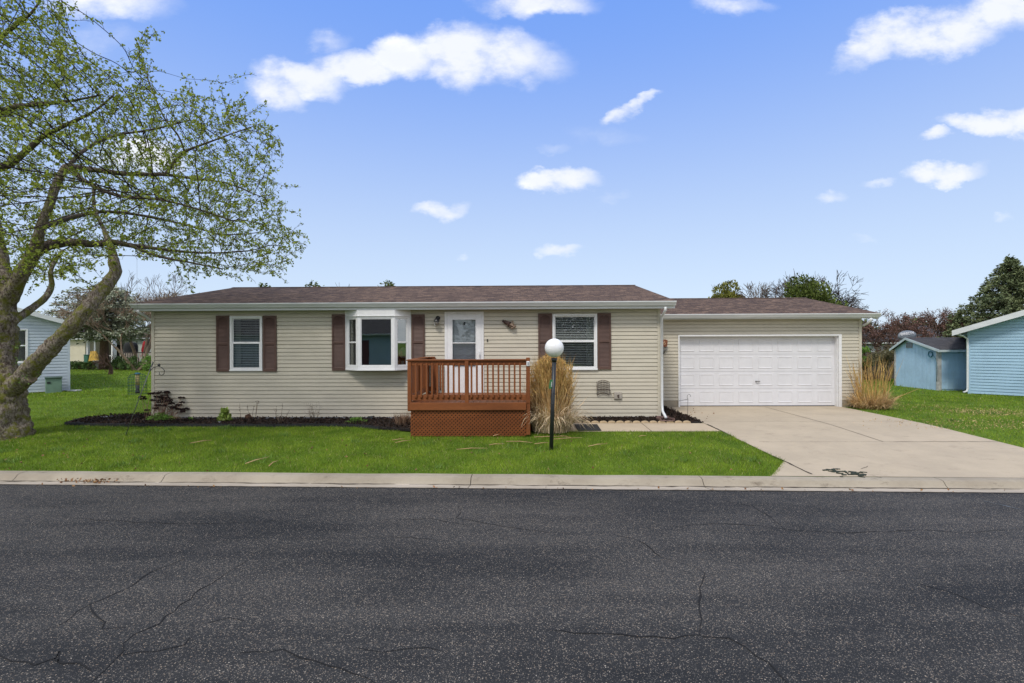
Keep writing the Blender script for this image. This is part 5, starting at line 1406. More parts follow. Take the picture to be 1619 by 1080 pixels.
def baretree(name, label, base, H, mat, seed, trunks=1, spread=.55, depth=6, r0=.09, upb=.2, budmat=None, bn=0, bsize=.05, lowfork=.25, cat='tree', group=None, flat=0., thin=.0035, shr=.80, angle=.5):
    t = thing(name, label, cat, base, 0, group); rg = random.Random(seed); mb = MB(); tips = []
    def grow(p, d, L, r, lv):
        k = 3; pts = [p.copy()]
        for j in range(k):
            d = (d + Vector((rg.gauss(0,.13),rg.gauss(0,.13),rg.gauss(0,.07)+upb*.12 - flat*.1*(lv<3)))).normalized(); p = p + d*(L/k); pts.append(p.copy())
        r1 = r*.68; mb.tube(pts, [r+(r1-r)*q/k for q in range(k+1)], 7 if lv >= depth-1 else (4 if r > .012 else 3), cap=False)
        if lv < 3: tips.extend(pts[1:])
        if lv == 0: return
        nchild = rg.choice((2,3,3)) if lv > 1 else rg.choice((2,3,4))
        for c in range(nchild):
            ax = d.orthogonal().normalized(); ax = Matrix.Rotation(rg.uniform(0,2*PI), 3, d) @ ax
            nd_ = (Matrix.Rotation(rg.uniform(angle*.5,angle*1.5), 3, ax) @ d); nd_ = (nd_ + Vector((0,0,upb))).normalized()
            q = pts[rg.choice((2,3,3))]; grow(q, nd_, L*rg.uniform(shr-.18,shr+.06), max(thin, r1*rg.uniform(.6,.9)), lv-1)
    for k in range(trunks):
        a = 2*PI*k/trunks + rg.uniform(-.4,.4); s = spread if trunks > 1 else .06
        grow(Vector((math.cos(a)*.06*(trunks>1), math.sin(a)*.06*(trunks>1), -.05)), Vector((math.cos(a)*s, math.sin(a)*s, 1)).normalized(), H*lowfork, r0, depth)
    mx = max(v[2] for v in mb.v); f = H/mx; mb.v = [(x*f,y*f,z*f) for x,y,z in mb.v]
    mb.build('branches', mat, t, recalc=False)
    if budmat:
        T = np.array([tuple(q*f) for q in tips]); g = np.random.default_rng(seed); idx = g.integers(0,len(T),bn)
        leafcards('buds', budmat, T[idx]+g.normal(0,.06,(bn,3)), g.uniform(.5,1.4,bn)*bsize, g, parent=t, aspect=.7)
    return t

# ================================================================ neighbours
def house_wall_frame(px, pyb, deg):
    g_ = G(px, pyb); return Frame(g_.x, g_.y, deg), g_
# left neighbour, gable end towards the street; u runs left (negative) from the corner
LFr, lg = house_wall_frame(111, 618.3, 43)
ln = thing('pale_blue_neighbour_house', 'pale blue-grey sided house behind the big tree on the left', 'house', LFr.o, LFr.a)
ez_ = LFr.Z(108, 512, 0); pit = .33; Wd = 7.4
apex = -Wd/2
def topf(z):
    if z <= ez_: return [(-Wd, -.08)]
    k = (z-ez_)/pit; return [(-Wd+k, -k)] if -k > -Wd+k else []
wr = (LFr.U(22,0,560), LFr.U(44.5,0,560), LFr.Z(40,574,0), LFr.Z(40,520,0)); wr = (wr[1]-.95, wr[1], wr[2], wr[3])
mb = MB(); wall_siding(mb, -Wd, -.08, .03, ez_+Wd/2*pit-.05, [(wr[0]+.02,wr[1]-.02,wr[2]+.02,wr[3]-.02)], top=topf, CS=.127, gr=.026)
mb.box(-.08, 0, -.02, .06, .0, ez_+.0)
mb.poly([(0,.06,0),(0,14,0),(0,14,ez_),(0,.06,ez_)]); mb.poly([(-Wd,.0,0),(-Wd,14,0),(-Wd,14,ez_),(-Wd,.0,ez_)])
mb.build('wall', siding_pale, ln, recalc=False)
window(ln, *wr, -.0, name='window')
def gable_end_roof(par, Wd, eze, pit, d0, d1, mat, fm, ov=.35, th=.06, fh=.17):
    # ridge runs along d; local u from -Wd to 0
    a = -Wd/2; zr = eze+Wd/2*pit; mb = MB()
    for sgn in (1,-1):
        ue = a + sgn*(Wd/2+ov); ze = eze-ov*pit
        mb.faces([(ue,d0-ov,ze+th),(ue,d1,ze+th),(a,d1,zr+th),(a,d0-ov,zr+th),(ue,d0-ov,ze),(ue,d1,ze),(a,d1,zr),(a,d0-ov,zr)], [(0,1,2,3),(4,5,6,7),(0,1,5,4),(1,2,6,5),(2,3,7,6),(3,0,4,7)])
    mb.build('roof', mat, par)
    mb = MB()
    for sgn in (1,-1):
        ue = a + sgn*(Wd/2+ov+.004); ze = eze-ov*pit; o_ = d0-ov-.02
        mb.faces([(ue,o_,ze+th+.01),(a,o_,zr+th+.012),(a,o_,zr-fh+th),(ue,o_,ze-fh+th)]+[(ue,o_+.018,ze+th+.01),(a,o_+.018,zr+th+.012),(a,o_+.018,zr-fh+th),(ue,o_+.018,ze-fh+th)], [(0,1,2,3),(4,5,6,7),(0,1,5,4),(1,2,6,5),(2,3,7,6),(3,0,4,7)])
        mb.faces([(ue,o_+.02,ze-.005),(ue-sgn*ov,o_+.02,ze-.005),(ue-sgn*ov,d1,ze-.005),(ue,d1,ze-.005)], [(0,1,2,3)])
        mb.faces([(ue,o_+.02,ze-fh+th),(ue,d1,ze-fh+th),(ue,d1,ze+th),(ue,o_+.02,ze+th)], [(0,1,2,3)])
        mb.faces([(ue,d0-ov,ze-.01),(a,d0-ov,zr-.01),(a,d0,zr-.01),(ue,d0,ze-.01)], [(0,1,2,3)])
    mb.build('fascia', fm, par)
gable_end_roof(ln, Wd, eze := ez_+.02, pit, 0, 14, roofdark, gutterm, ov=.25)
# electrical cabinet against its wall
c = LFr.w(LFr.U(84.5,-.25,600), -.45, 0); w_ = LFr.U(97.5,-.4,610)-LFr.U(71.5,-.4,610); h_ = LFr.Z(84,598,-.3)
t = thing('utility_cabinet', 'green metal utility cabinet beside the wall of the pale blue house', 'utility box', (c.x,c.y,0), LFr.a)
mb = MB(); mb.box(-w_/2,w_/2,-.2,.3,-.02,h_); mb.build('cabinet', greenbox, t, bevel=.02)
mb = MB(); mb.box(-w_/2-.02,w_/2+.02,-.24,.32,h_+.001,h_+.06); mb.build('lid', M('green_lid',(.07,.12,.09),.5,.1,5), t, bevel=.012)
mb = MB(); mb.box(-w_/2+.05,-w_/2+.16,-.215,-.2005,h_*.66,h_*.78); mb.build('latch', black, t)
c = G(117,618.5); mb = MB(); mb.box(c.x-.22,c.x+.22,c.y-.15,c.y+.15,-.02,.05); o = mb.build('paving_slab', M('pale_slab',(.55,.55,.52),.8,.1,9), bevel=.01); tag(o,'small pale paving slab in the grass at the corner of the pale blue house','slab')

# right neighbour
RFr, rg_ = house_wall_frame(1530, 622.5, -44)
rn = thing('blue_neighbour_house', 'light blue sided house at the right edge with white rake board', 'house', RFr.o, RFr.a)
Wr = 8.0; ez2 = RFr.Z(1527, 520, 0); pit2 = .36
def topf2(z):
    if z <= ez2: return [(.05, Wr)]
    k = (z-ez2)/pit2; return [(k, Wr-k)] if k < Wr-k else []
mb = MB(); wall_siding(mb, .05, Wr, .02, ez2+Wr/2*pit2-.05, [], top=lambda z: topf2(z), CS=.112, gr=.022)
mb.box(0, .08, -.02, .06, 0, ez2); mb.poly([(0,.06,0),(0,14,0),(0,14,ez2),(0,.06,ez2)]); mb.poly([(Wr,.0,0),(Wr,14,0),(Wr,14,ez2),(Wr,.0,ez2)])
wl_ = mb.build('wall', siding_blue, rn, recalc=False)
RF2 = thing('roof_pivot', None, None) if False else None
mbv = [o for o in ()]
sub = bpy.data.objects.new('roof_assembly', None)
class _S: pass
def shift(o, dx):
    o.location.x = dx
before = set(bpy.data.objects)
bpy.data.objects.remove(sub)
gable_end_roof(rn, Wr, ez2+.02, pit2, 0, 14, roofdark, gutterm, ov=.42, fh=.19)
for o in rn.children:
    if o.name.startswith(('roof','fascia')): o.location.x = Wr
c = (RFr.U(1512,-.2,522), -.3, ez2-.14)
downspout(rn, [c, (c[0]+.02,-.3,ez2-.2), (RFr.U(1522,-.12,526),-.12,ez2-.26), (.0,-.06,ez2-.38), (.0,-.06,.2), (-.02,-.08,.10), (-.12,-.14,.05)], mat=gutterm)

# blue shed with dish
SF = Frame(*(lambda g_: (g_.x, g_.y))(G(1484,617.5)), 0)
sh = thing('blue_garden_shed', 'small light blue board shed with peeling white corner trim', 'shed', SF.o, 0)
sD = 2.35; sL = 3.6; se = P(1484,553,SF.o.y).z; sx0 = 0.0
sr = P(1437,536.5,SF.o.y+sD*.66).z; sr_d = sD*.66
groove = M('blue_board_siding', (.47,.67,.86), .6, .06, 2, spec=.3, fine=.1, bscale=8)
mb = MB()
k = 0; y = 0
while y < sD-.001:
    y1 = min(y+.20, sD)
    zt = lambda q: (se+(sr-se)*q/sr_d) if q < sr_d else (sr+(se-sr)*(q-sr_d)/(sD-sr_d))
    mb.faces([(0,y+.006,-.02),(0,y1-.006,-.02),(0,y1-.006,zt(y1)),(0,y+.006,zt(y)),(.03,y-.001,-.02),(.03,y1+.001,-.02),(.03,y1+.001,zt(y1)),(.03,y,zt(y))], [(0,1,2,3),(4,0,3,7),(1,5,6,2)]); y = y1
mb.poly([(0.02,0,0),(0.02,sD,0),(.02,sD,se),(.02,sr_d,sr),(.02,0,se)])
x = .0
while x < sL:
    mb.faces([(x+.004,0,.05),(x+.196,0,.05),(x+.196,0,se),(x+.004,0,se),(x,.02,.05),(x+.2,.02,.05),(x+.2,.02,se),(x,.02,se)], [(0,1,2,3),(4,0,3,7),(1,5,6,2)]); x += .2
mb.poly([(0,.025,.0),(sL,.025,.0),(sL,.025,se),(0,.025,se)]); mb.poly([(sL,0,0),(sL,sD,0),(sL,sD,se),(sL,0,se)])
mb.build('wall', groove, sh, recalc=False)
mb = MB(); mb.box(-.025,.10,-.03,-.002,.0,se); mb.box(-.03,-.004,-.002,.09,.0,se); mb.build('corner_trim', peel, sh); mb = MB(); mb.box(-.03,-.004,sD-.06,sD+.01,.0,se-.02); mb.build('corner_trim', peel, sh)
rise_ = (sr-se)/sr_d
mb = MB(); o_ = .22
mb.faces([(-.14,-o_,se-o_*rise_+.02),(sL+.1,-o_,se-o_*rise_+.02),(sL+.1,sr_d,sr+.03),(-.14,sr_d,sr+.03),(-.14,-o_,se-o_*rise_+.07),(sL+.1,-o_,se-o_*rise_+.07),(sL+.1,sr_d,sr+.08),(-.14,sr_d,sr+.08)], [(0,1,2,3),(4,5,6,7),(0,1,5,4),(1,2,6,5),(2,3,7,6),(3,0,4,7)])
rb = (se-sr)/(sD-sr_d)
mb.faces([(-.14,sD+o_*.6,se+rb*o_*.6+.02),(sL+.1,sD+o_*.6,se+rb*o_*.6+.02),(sL+.1,sr_d+.001,sr+.03),(-.14,sr_d+.001,sr+.03),(-.14,sD+o_*.6,se+rb*o_*.6+.07),(sL+.1,sD+o_*.6,se+rb*o_*.6+.07),(sL+.1,sr_d+.001,sr+.08),(-.14,sr_d+.001,sr+.08)], [(0,1,2,3),(4,5,6,7),(0,1,5,4),(1,2,6,5),(2,3,7,6),(3,0,4,7)])
mb.build('roof', roofdark, sh)
mb = MB(); 
for (ya,za,yb,zb2) in ((-o_,se-o_*rise_+.065,sr_d,sr+.075),(sD+o_*.6,se+rb*o_*.6+.065,sr_d+.0005,sr+.075)):
    mb.faces([(x,y,z) for x in (-.165,-.143) for y,z in ((ya,za),(yb,zb2),(yb,zb2-.10),(ya,za-.10))], [(0,1,2,3),(4,5,6,7),(0,1,5,4),(1,2,6,5),(2,3,7,6),(3,0,4,7)])
mb.box(-.14,sL+.1,-o_-.022,-o_-.002,se-o_*rise_-.03,se-o_*rise_+.06); mb.build('fascia', M('pale_trim',(.58,.66,.68),.5,.1,5), sh)
mb = MB(); vy = P(1437,545,0.001+1).x; frame_rect(mb, -.17, .17, -.11, .11, .025, 0, .02); 
for k in range(5): mb.obox((0,.012,-.08+.04*k),(.145,0,0),(0,.012,-.01),(0,0,.002))
mb.v = [(-.012-y*.8, sr_d-.05+x, sr-.26+z) for x,y,z in mb.v]; mb.build('gable_vent', M('vent_grey',(.34,.34,.35),.6,.2,9), sh)
# hose coil on the corner
c = Vector((-.06,.32,P(1478,560,SF.o.y+.3).z)); t = thing('hose_coil', 'small coil of dark blue hose hung on the shed corner', 'hose', SF.o+c)
mb = MB(); mb.tube([(-.02*math.sin(k*.7), .105*math.cos(k*PI/6), .12*math.sin(k*PI/6)) for k in range(37)], .013, 5); mb.tube([(0,-.1,-.02),(0,-.24,-.15),(-.0,-.32,-.5),(.0,-.30,-1.1)], .010, 5); mb.build('coil', bluet, t)
# satellite dish on a pole behind the shed
dc = P(1434.3,530.4,SF.o.y+sD+.5); t = thing('satellite_dish', 'grey oval satellite dish standing behind the peak of the blue shed', 'satellite dish', (dc.x,dc.y,0))
mb = MB(); n = 28; rings = []
for j in range(5):
    f = j/4; rings.append([(f*.44*math.cos(2*PI*k/n), -.0-.10*(f*f-1)*-1, f*.235*math.sin(2*PI*k/n)) for k in range(n)])
tilt = Matrix.Rotation(-.25,3,'X') @ Matrix.Rotation(-.12,3,'Y')
vs = [tuple(Vector((0,0,dc.z)) + tilt @ Vector(p)) for r in rings for p in r]
mb.faces(vs, [(j*n+k, j*n+(k+1)%n, (j+1)*n+(k+1)%n, (j+1)*n+k) for j in range(4) for k in range(n)], True)
ds = mb.build('reflector', dishm, t); sm_ = ds.modifiers.new('shell','SOLIDIFY'); sm_.thickness = .015
q = Vector((0,0,dc.z)); mb = MB(); mb.tube([(0,.10,0),(0,.10,dc.z-.1),(0,.04,dc.z)], .03, 8); a1 = q + tilt @ Vector((0,.0,-.24)); a2 = q + tilt @ Vector((.22,-.42,-.12)); mb.tube([a1,a2], .014, 6); mb.obox(a2,(.07,0,0),(0,.05,0),(0,0,.035)); mb.build('feed_arm', steel, t)
o = text('DIRECTV', .155, white, ds, (0,0,0), (0,0,0), .003)
o.matrix_basis = Matrix.Translation(q + tilt @ Vector((-.06,-.115,.065))) @ (tilt.to_4x4() @ Matrix.Rotation(PI/2,4,'X'))

# far left: cream house with a glazed porch, sage house with a deck
def boxhouse(name, label, x0, x1, Y, dep, zt, roofz, wallm, rmat, group=None, overh=.4, ridge='x'):
    t = thing(name, label, 'house', (x0,Y,0)); W = x1-x0
    mb = MB(); wall_siding(mb, 0, W, .02, zt, []); mb.poly([(0,0,0),(0,dep,0),(0,dep,zt),(0,0,zt)]); mb.poly([(W,0,0),(W,dep,0),(W,dep,zt),(W,0,zt)]); mb.poly([(0,0,zt),(0,dep/2,roofz),(0,dep,zt)]); mb.poly([(W,0,zt),(W,dep/2,roofz),(W,dep,zt)])
    mb.build('wall', wallm, t, recalc=False)
    gable_roof(t, -overh, W+overh, -overh, zt-.0, dep/2, roofz+.05, dep+overh, rmat, .05)
    mb = MB(); mb.box(-overh, W+overh, -overh-.02, -overh-.001, zt-.17, zt-.03); mb.box(-overh,W+overh,-overh,0,zt-.1,zt-.085); mb.build('fascia', gutterm, t); return t
Yc = G(150,578).y
xa = P(60,560,Yc).x; xb = P(134.5,560,Yc).x; xc = P(174.5,560,Yc).x; xd = P(300,560,Yc+1.5).x
hc = boxhouse('cream_house', 'cream sided house with a white glazed porch behind the spruce on the left', xa, xb, Yc, 8, P(110,534,Yc).z, 4.1, siding_cream, roofdark)
# glazed porch as a part of the cream house
mb = MB(); W0 = xb-xa+.01; W1_ = xc-xa; zt = P(150,537,Yc).z
for x in np.linspace(W0, W1_-.08, 5): mb.box(x, x+.10, .3, .4, 0, zt)
mb.box(W0, W1_, .28, .42, zt+.001, zt+.35); mb.box(W0, W1_, .29, .39, .85, .95); mb.box(W0+.0, W0+.001+.14, .1, .27, 0, zt+.3); mb.box(W1_-.0, W1_+.12, .1, .6, 0, zt+.3)
mb.faces([(W0-.1,-.2,zt+.33),(W1_+.2,-.2,zt+.33),(W1_+.2,3.5,zt+.9),(W0-.1,3.5,zt+.9)], [(0,1,2,3)])
pc = mb.build('glazed_porch', white, hc)
mb = MB(); mb.poly([(W0,3.3,0),(W1_,3.3,0),(W1_,3.3,zt+.4),(W0,3.3,zt+.4)]); mb.box(W0+1.2,W0+1.6,3.0,3.2,.2,1.9); mb.build('porch_back_wall', M('porch_inner',(.55,.56,.55),.7,.1,1), pc)
mb = MB(); mb.box(W0+.35,W0+1.0,2.9,3.2,.3,1.9); mb.box(W0+1.6,W0+2.1,2.9,3.2,.3,1.9); mb.build('dark_doorway', darkin, pc)
c = P(146,577,Yc-.6); t = thing('folded_yellow_canopy', 'leaning folded yellow canvas canopy before the glazed porch', 'canopy', (c.x,c.y,0))
mb = MB(); mb.faces([(-.45,0,0),(.5,0,0),(.42,.1,.9),(.1,.2,1.35),(-.25,.1,1.3),(-.5,.25,.1),(.5,.25,0),(.42,.3,.9),(.1,.35,1.3),(-.25,.3,1.25)], [(0,1,2,3,4),(5,6,7,8,9),(1,6,7,2),(2,7,8,3),(3,8,9,4),(4,9,5,0)]); mb.build('canvas', yellowm, t)
t = thing('green_bin', 'dark green bin standing at the left end of the glazed porch', 'bin', (P(138.5,577,Yc-.3).x, Yc-.3, 0)); mb = MB(); mb.box(-.2,.2,-.2,.2,0,.95); mb.box(-.23,.23,-.23,.23,.951,1.02); mb.build('bin_body', M('bin_green',(.03,.12,.08),.5,.1,3), t, bevel=.03)
hs2 = boxhouse('sage_house', 'pale sage house with a wooden deck behind the bare tree on the left', xc+.15, xd+4, Yc+2.5, 8, P(190,533,Yc+2.5).z, 4.2, siding_sage, roofm)
fw = xc+.15
for (a_, b_7, ya, yb) in ((197,213,558,541),):
    x0 = P(a_,550,Yc+2.4).x-fw; x1 = P(b_7,550,Yc+2.4).x-fw; window(hs2, x0, x1, P(200,562,Yc+2.4).z, P(200,540,Yc+2.4).z, -.02, bl=False, room=False)
    mb = MB(); mb.box(x0+.05,x1-.05,-.01,.0,P(200,561,Yc+2.4).z,P(200,541,Yc+2.4).z); mb.build('dark_opening', darkin, hs2)
Yd = Yc-1.2
t = thing('back_deck', 'raised deck with dark rail and pale upright boards behind the bare tree', 'deck', (P(189,575,Yd).x, Yd, 0))
wd = P(262,575,Yd).x-P(189,575,Yd).x; z1 = P(215,558.5,Yd).z; zf = P(215,577,Yd).z
mb = MB(); mb.box(-.05,wd,-.06,.06,z1,z1+.09); mb.box(0,wd,-.03,.03,zf+.05,zf+.13); mb.box(0,wd,-.05,3.2,zf-.12,zf)
for x in np.arange(0, wd, 1.5): mb.box(x,x+.12,-.05,.05,0,z1)
mb.build('deck_frame', M('dark_rail',(.06,.045,.04),.7,.2,5), t)
mb = MB()
for x in np.arange(.08, wd, .19): mb.box(x,x+.085,-.055,-.035,zf+.02,z1-.01)
mb.build('rail_slats', palewood, t)
c = P(228.5,558,Yd+1.2); t = thing('closed_red_umbrella', 'closed red patio umbrella standing on the back deck', 'umbrella', (c.x,c.y,zf))
zt = P(228.5,539,Yd+1.2).z-zf
mb = MB(); mb.tube([(0,0,0),(0,0,zt+.08)], .03, 6); mb.build('pole', steel, t)
mb = MB(); mb.lathe((0,0,0), [(.20,.55),(.30,.75),(.22,1.1),(.26,1.3),(.17,zt-.45),(.14,zt-.2),(.03,zt)], 12); mb.build('canvas', redcloth, t)
c = P(207,551,Yd+1.0); t = thing('covered_grill', 'black covered grill on the back deck behind the bare tree', 'grill', (c.x,c.y,zf)); zt = P(207,541,Yd+1).z-zf
mb = MB(); mb.lathe((0,0,0), [(.45,0),(.5,.5),(.55,zt-.4),(.45,zt-.1),(.2,zt)], 10); mb.build('cover', darkin, t)
c = G(157.5,583); t = thing('garden_urn', 'pale grey garden urn beside the spruce trunk', 'urn', c); mb = MB(); mb.lathe((0,0,0), [(.16,0),(.20,.05),(.12,.12),(.35,.35),(.45,.62),(.47,.66),(.40,.66),(.38,.55)], 16); mb.build('bowl', urnm, t)
g_ = np.random.default_rng(2); a = g_.normal(0,.22,(160,3)); a[:,2] = np.abs(a[:,2])*1.6+.65; leafcards('dry_twigs', twigm, a, .3, g_, parent=t, dirs=np.tile([0,0,1.],(160,1)), spread=.4, aspect=.06)
baretree('dwarf_bare_tree', 'very small bare tree with twisted twigs in the left back lawn', G(174,592), 1.55, bark_brown, 4, depth=5, r0=.07, upb=.05, lowfork=.2, angle=.7)
# hedge row and low shrubs in front of the far houses
hg = [(75,582),(88,583),(101,583),(114,584),(127,584),(141,585),(186,584),(199,585),(211,586)]
for i, (x, y) in enumerate(hg):
    b_8 = G(x,y); roundbush('low_hedge_shrub', 'low rounded green shrub in the border before the far left houses', b_8, .55, .4, .62 if i < 6 else 1.15, 700, darkhedge, .13, 20+i, 7, cat='shrub', group='low shrubs before the far left houses')
roundbush('low_hedge_shrub', 'yellow-green shrub standing just left of the house corner before the back deck', G(233,586.5), .7, .5, 1.25, 900, greenb, .13, 44, 7, cat='shrub')

# far trees, left
conifer('blue_spruce_tree', 'broad greyish green spruce with its lower trunk bare behind the left lawn', G(165,584.5), P(170,449,G(165,584.5).y).z, 3.5, 15000, sprucegrey, z0=P(165,534,G(165,584.5).y).z, size=.22, droop=.10, lump=.5, seed=3, trunkr=.36, rnd=.4, bmat=bark_brown)
baretree('brown_bare_tree', 'low spreading bare tree with brown twigs just left of the house', G(216,586), 6.4, bark_tan, 15, trunks=3, spread=.8, depth=7, r0=.10, upb=.02, budmat=M('brown_buds',(.42,.29,.20),.8,.2,2,island=.7), bn=3500, bsize=.07, lowfork=.28, angle=.55, thin=.012, flat=.2)
baretree('tall_bare_tree', 'tall grey bare tree rising behind the left end of the house roof', Vector((P(224,580,46).x, 46, 0)), P(224,428,46).z, bark_grey, 8, trunks=3, spread=.45, depth=6, r0=.14, upb=.10, lowfork=.26, angle=.42, thin=.011)
for i, (px_, Y, top_, r) in enumerate(((95,70,484,2.6),(72,75,489,2.4),(120,80,483,2.6))):
    baretree('distant_bare_tree', 'far grey bare tree over the pale blue house roof', Vector((P(px_,500,Y).x,Y,0)), P(px_,top_,Y).z, bark_grey, 30+i, depth=5, r0=.14, upb=.1, thin=.018, group='far bare trees above the pale blue house')
# treetops over the house roof
for px_, Y, top_, w_, lab in ((496,36,446,1.1,'dark green treetop above the roof over the left shutters'),(613,36,444,1.3,'dark green treetop above the roof over the bay window'),(417,36,449,.6,'small green treetop barely above the left part of the roof')):
    b_9 = Vector((P(px_,500,Y).x,Y,0)); H = P(px_,top_,Y).z; conifer('evergreen_tree', lab, b_9, H, w_*1.9, 2600, juniper, z0=1.5, size=.22, lump=.4, seed=int(px_), rnd=1.)
for px_, top_, lab in ((540,447,'thin bare treetop above the roof between the two green treetops'),(712,449,'thin bare treetop above the roof over the front door')):
    baretree('bare_tree', lab, Vector((P(px_,500,40).x,40,0)), P(px_,top_,40).z, bark_grey, int(px_), depth=5, r0=.12, upb=.15, thin=.012)
# trees behind the garage
def at(px_, Y): return Vector((P(px_,520,Y).x, Y, 0))
roundbush('arborvitae_tree', 'olive green rounded arborvitae behind the left part of the garage roof', at(1146,30), 1.75, 1.5, P(1144,424,30).z, 16000, juniper2, .13, 5, 22, pointy=.45)
roundbush('arborvitae_tree', 'smaller brownish arborvitae touching the olive one behind the garage roof', at(1172,30), 1.0, .9, P(1168,442,30).z, 8000, M('brownish_foliage',(.13,.09,.035),.8,.2,1,island=.8), .13, 6, 14, pointy=.45)
roundbush('juniper_tree', 'big rounded dark green juniper behind the right part of the garage roof', at(1275,28), 2.5, 2.0, P(1270,421,28).z, 26000, juniper, .13, 7, 34)
baretree('bare_tree', 'upright grey bare tree between the arborvitae and the juniper', at(1195,34), P(1190,430,34).z, bark_grey, 17, trunks=3, spread=.4, depth=6, r0=.10, upb=.12, thin=.009)
baretree('bare_tree', 'spreading dark bare tree behind the juniper and the garage roof end', at(1288,36), P(1290,420,36).z, bark_twig, 24, trunks=5, spread=1.0, depth=7, r0=.17, upb=.02, thin=.010, angle=.5, flat=.1)
baretree('reddish_budding_tree', 'reddish brown budding tree between the garage and the blue shed', at(1412,29), P(1412,487,29).z, bark_brown, 31, trunks=4, spread=.8, depth=6, r0=.10, upb=.03, budmat=redtwig, bn=9000, bsize=.065, thin=.010, angle=.55, flat=.1)
baretree('reddish_budding_tree', 'farther reddish bare treetop over the peak of the blue shed', at(1455,36), P(1450,486,36).z, bark_brown, 37, trunks=3, spread=.7, depth=6, r0=.10, upb=.08, budmat=redtwig, bn=5000, bsize=.07, thin=.012)
conifer('spruce_tree', 'big dark green spruce rising behind the blue house at the right edge', at(1597,31), P(1585,409,31).z, 4.5, 42000, sprucem, z0=.8, size=.17, droop=.12, lump=.22, seed=9, trunkr=.25, tiers=34)
conifer('spruce_tree', 'smaller dark spruce left of the big one, above the shed roof', at(1521,32), P(1521,490,32).z, 1.5, 5000, sprucem, z0=.5, size=.18, droop=.2, lump=.4, seed=19, trunkr=.12)
conifer('spruce_tree', 'slim dark spruce at the left foot of the big one, over the shed roof end', at(1506,34), P(1506,497,34).z, 1.1, 3000, sprucem, z0=.5, size=.18, droop=.2, lump=.4, seed=29, trunkr=.12)
# dark board fence and shrubs between garage and shed
t = thing('board_fence', 'dark weathered board fence behind the dry grass beside the garage', 'fence', (P(1350,560,27).x,27,0)); wd = P(1426,560,27).x-P(1350,560,27).x; zt = P(1400,557,27).z
mb = MB(); x = 0
while x < wd: mb.box(x,x+.14,0,.02,0,zt+random.uniform(-.01,.01)); x += .15
mb.build('boards', fencem, t)
for i, x in enumerate(np.arange(0,wd,2.4)): mb = MB(); mb.box(x,x+.1,.021,.12,0,zt+.05); mb.build('post', fencem, t)
baretree('tangled_shrub', 'tangled olive brown bare shrub before the dark fence', at(1400,25.5), P(1400,545,25.5).z, M('olive_twigs',(.16,.14,.07),.85,.2,2), 51, trunks=7, spread=.5, depth=5, r0=.03, upb=.1, thin=.007, cat='shrub', budmat=M('olive_buds',(.15,.14,.06),.8,.2,2,island=.6), bn=2500, bsize=.07)
roundbush('green_shrub', 'fresh green shrub at the garage corner before the fence', at(1365,26.3), .5, .4, P(1365,543,26.3).z, 900, greenb, .12, 61, 7, cat='shrub')
# houses beyond
boxhouse('distant_house', 'far grey roofed house behind the reddish tree', P(1340,540,44).x, P(1470,540,44).x, 44, 8, P(1400,540,44).z, P(1400,522,48).z, siding_grey, roofdark)
boxhouse('distant_house', 'far dark roofed house right behind the shed roof', P(1474,540,50).x, P(1560,540,50).x, 50, 8, P(1490,533,50).z, P(1490,515,54).z, siding_grey, roofdark)
boxhouse('distant_house', 'far house hidden behind the long beige house', -14, -2, 52, 8, 2.4, 3.4, siding_cream, roofdark) if False else None
for i, (px_, Y, H) in enumerate(((20,95,5.),(60,100,5.5),(130,90,5),(240,95,6),(1360,80,5),(1450,85,5.5),(1550,80,6),(1610,85,6),(-40,90,6),(1700,85,6))):
    roundbush('distant_tree', 'far hazy green tree line crown near the horizon', at(px_,Y), 4, 3, H, 1600, darkhedge, .5, 70+i, 8, group='far trees near the horizon')
# across the street, seen only as reflections
t = thing('house_across_street', 'teal sided house with dark roof across the street behind the viewer', 'house', (-6.5,-12,0), PI)
mb = MB(); W = 20; wall_siding(mb, 0, W, .1, 2.65, []); mb.poly([(0,0,0),(0,8,0),(0,8,2.65),(0,0,2.65)]); mb.poly([(W,0,0),(W,8,0),(W,8,2.65),(W,0,2.65)]); mb.build('wall', siding_teal, t, recalc=False)
gable_roof(t, -.4, W+.4, -.4, 2.68, 4, 4.6, 8.4, roofdark); mb = MB(); gutter(mb, -.4, W+.4, -.4, 2.66); mb.build('gutter', gutterm, t); mb = MB(); mb.box(5.3,5.8,-.05,.02,.1,2.2); mb.build('door', M('dark_red_door',(.10,.02,.02),.5), t)
for i, (x, y, H, r) in enumerate(((1.5,-13,7,2.2),(5.5,-16,8.5,2.6),(10,-14,8.5,2.6),(-30,-16,8,2.6),(-3.5,-17,9,3),(3.5,-14.5,9,2.8),(13.5,-17,9,3),(8,-18,10,3))): conifer('spruce_across_street', 'spruce standing across the street behind the viewer', Vector((x,y,0)), H, r, 2200, sprucem, z0=.4, size=.45, seed=90+i, group='spruces across the street')
baretree('bare_tree_across_street', 'bare tree across the street behind the viewer', Vector((7.5,-10.5,0)), 7.5, bark_twig, 77, depth=6, r0=.2)

g_ = np.random.default_rng(31); pts = []
for (x, y, sx2, n) in ((1545,652,.7,500),(1600,657,.8,500),(1500,668,.9,260),(1590,676,1.2,500),(1470,645,.6,160)):
    q = G(x,y); a = g_.normal(0,1,(n,2)); pts.append(np.stack([q.x+a[:,0]*sx2, q.y+a[:,1]*.28, q.z+.045+0*a[:,0]],1))
pts = np.vstack(pts); tag(leafcards('dry_grass_patches', straw, pts, g_.uniform(.03,.07,len(pts)), g_, aspect=.2), 'dry straw coloured patches in the lawn before the blue house', 'dry grass', kind='stuff')
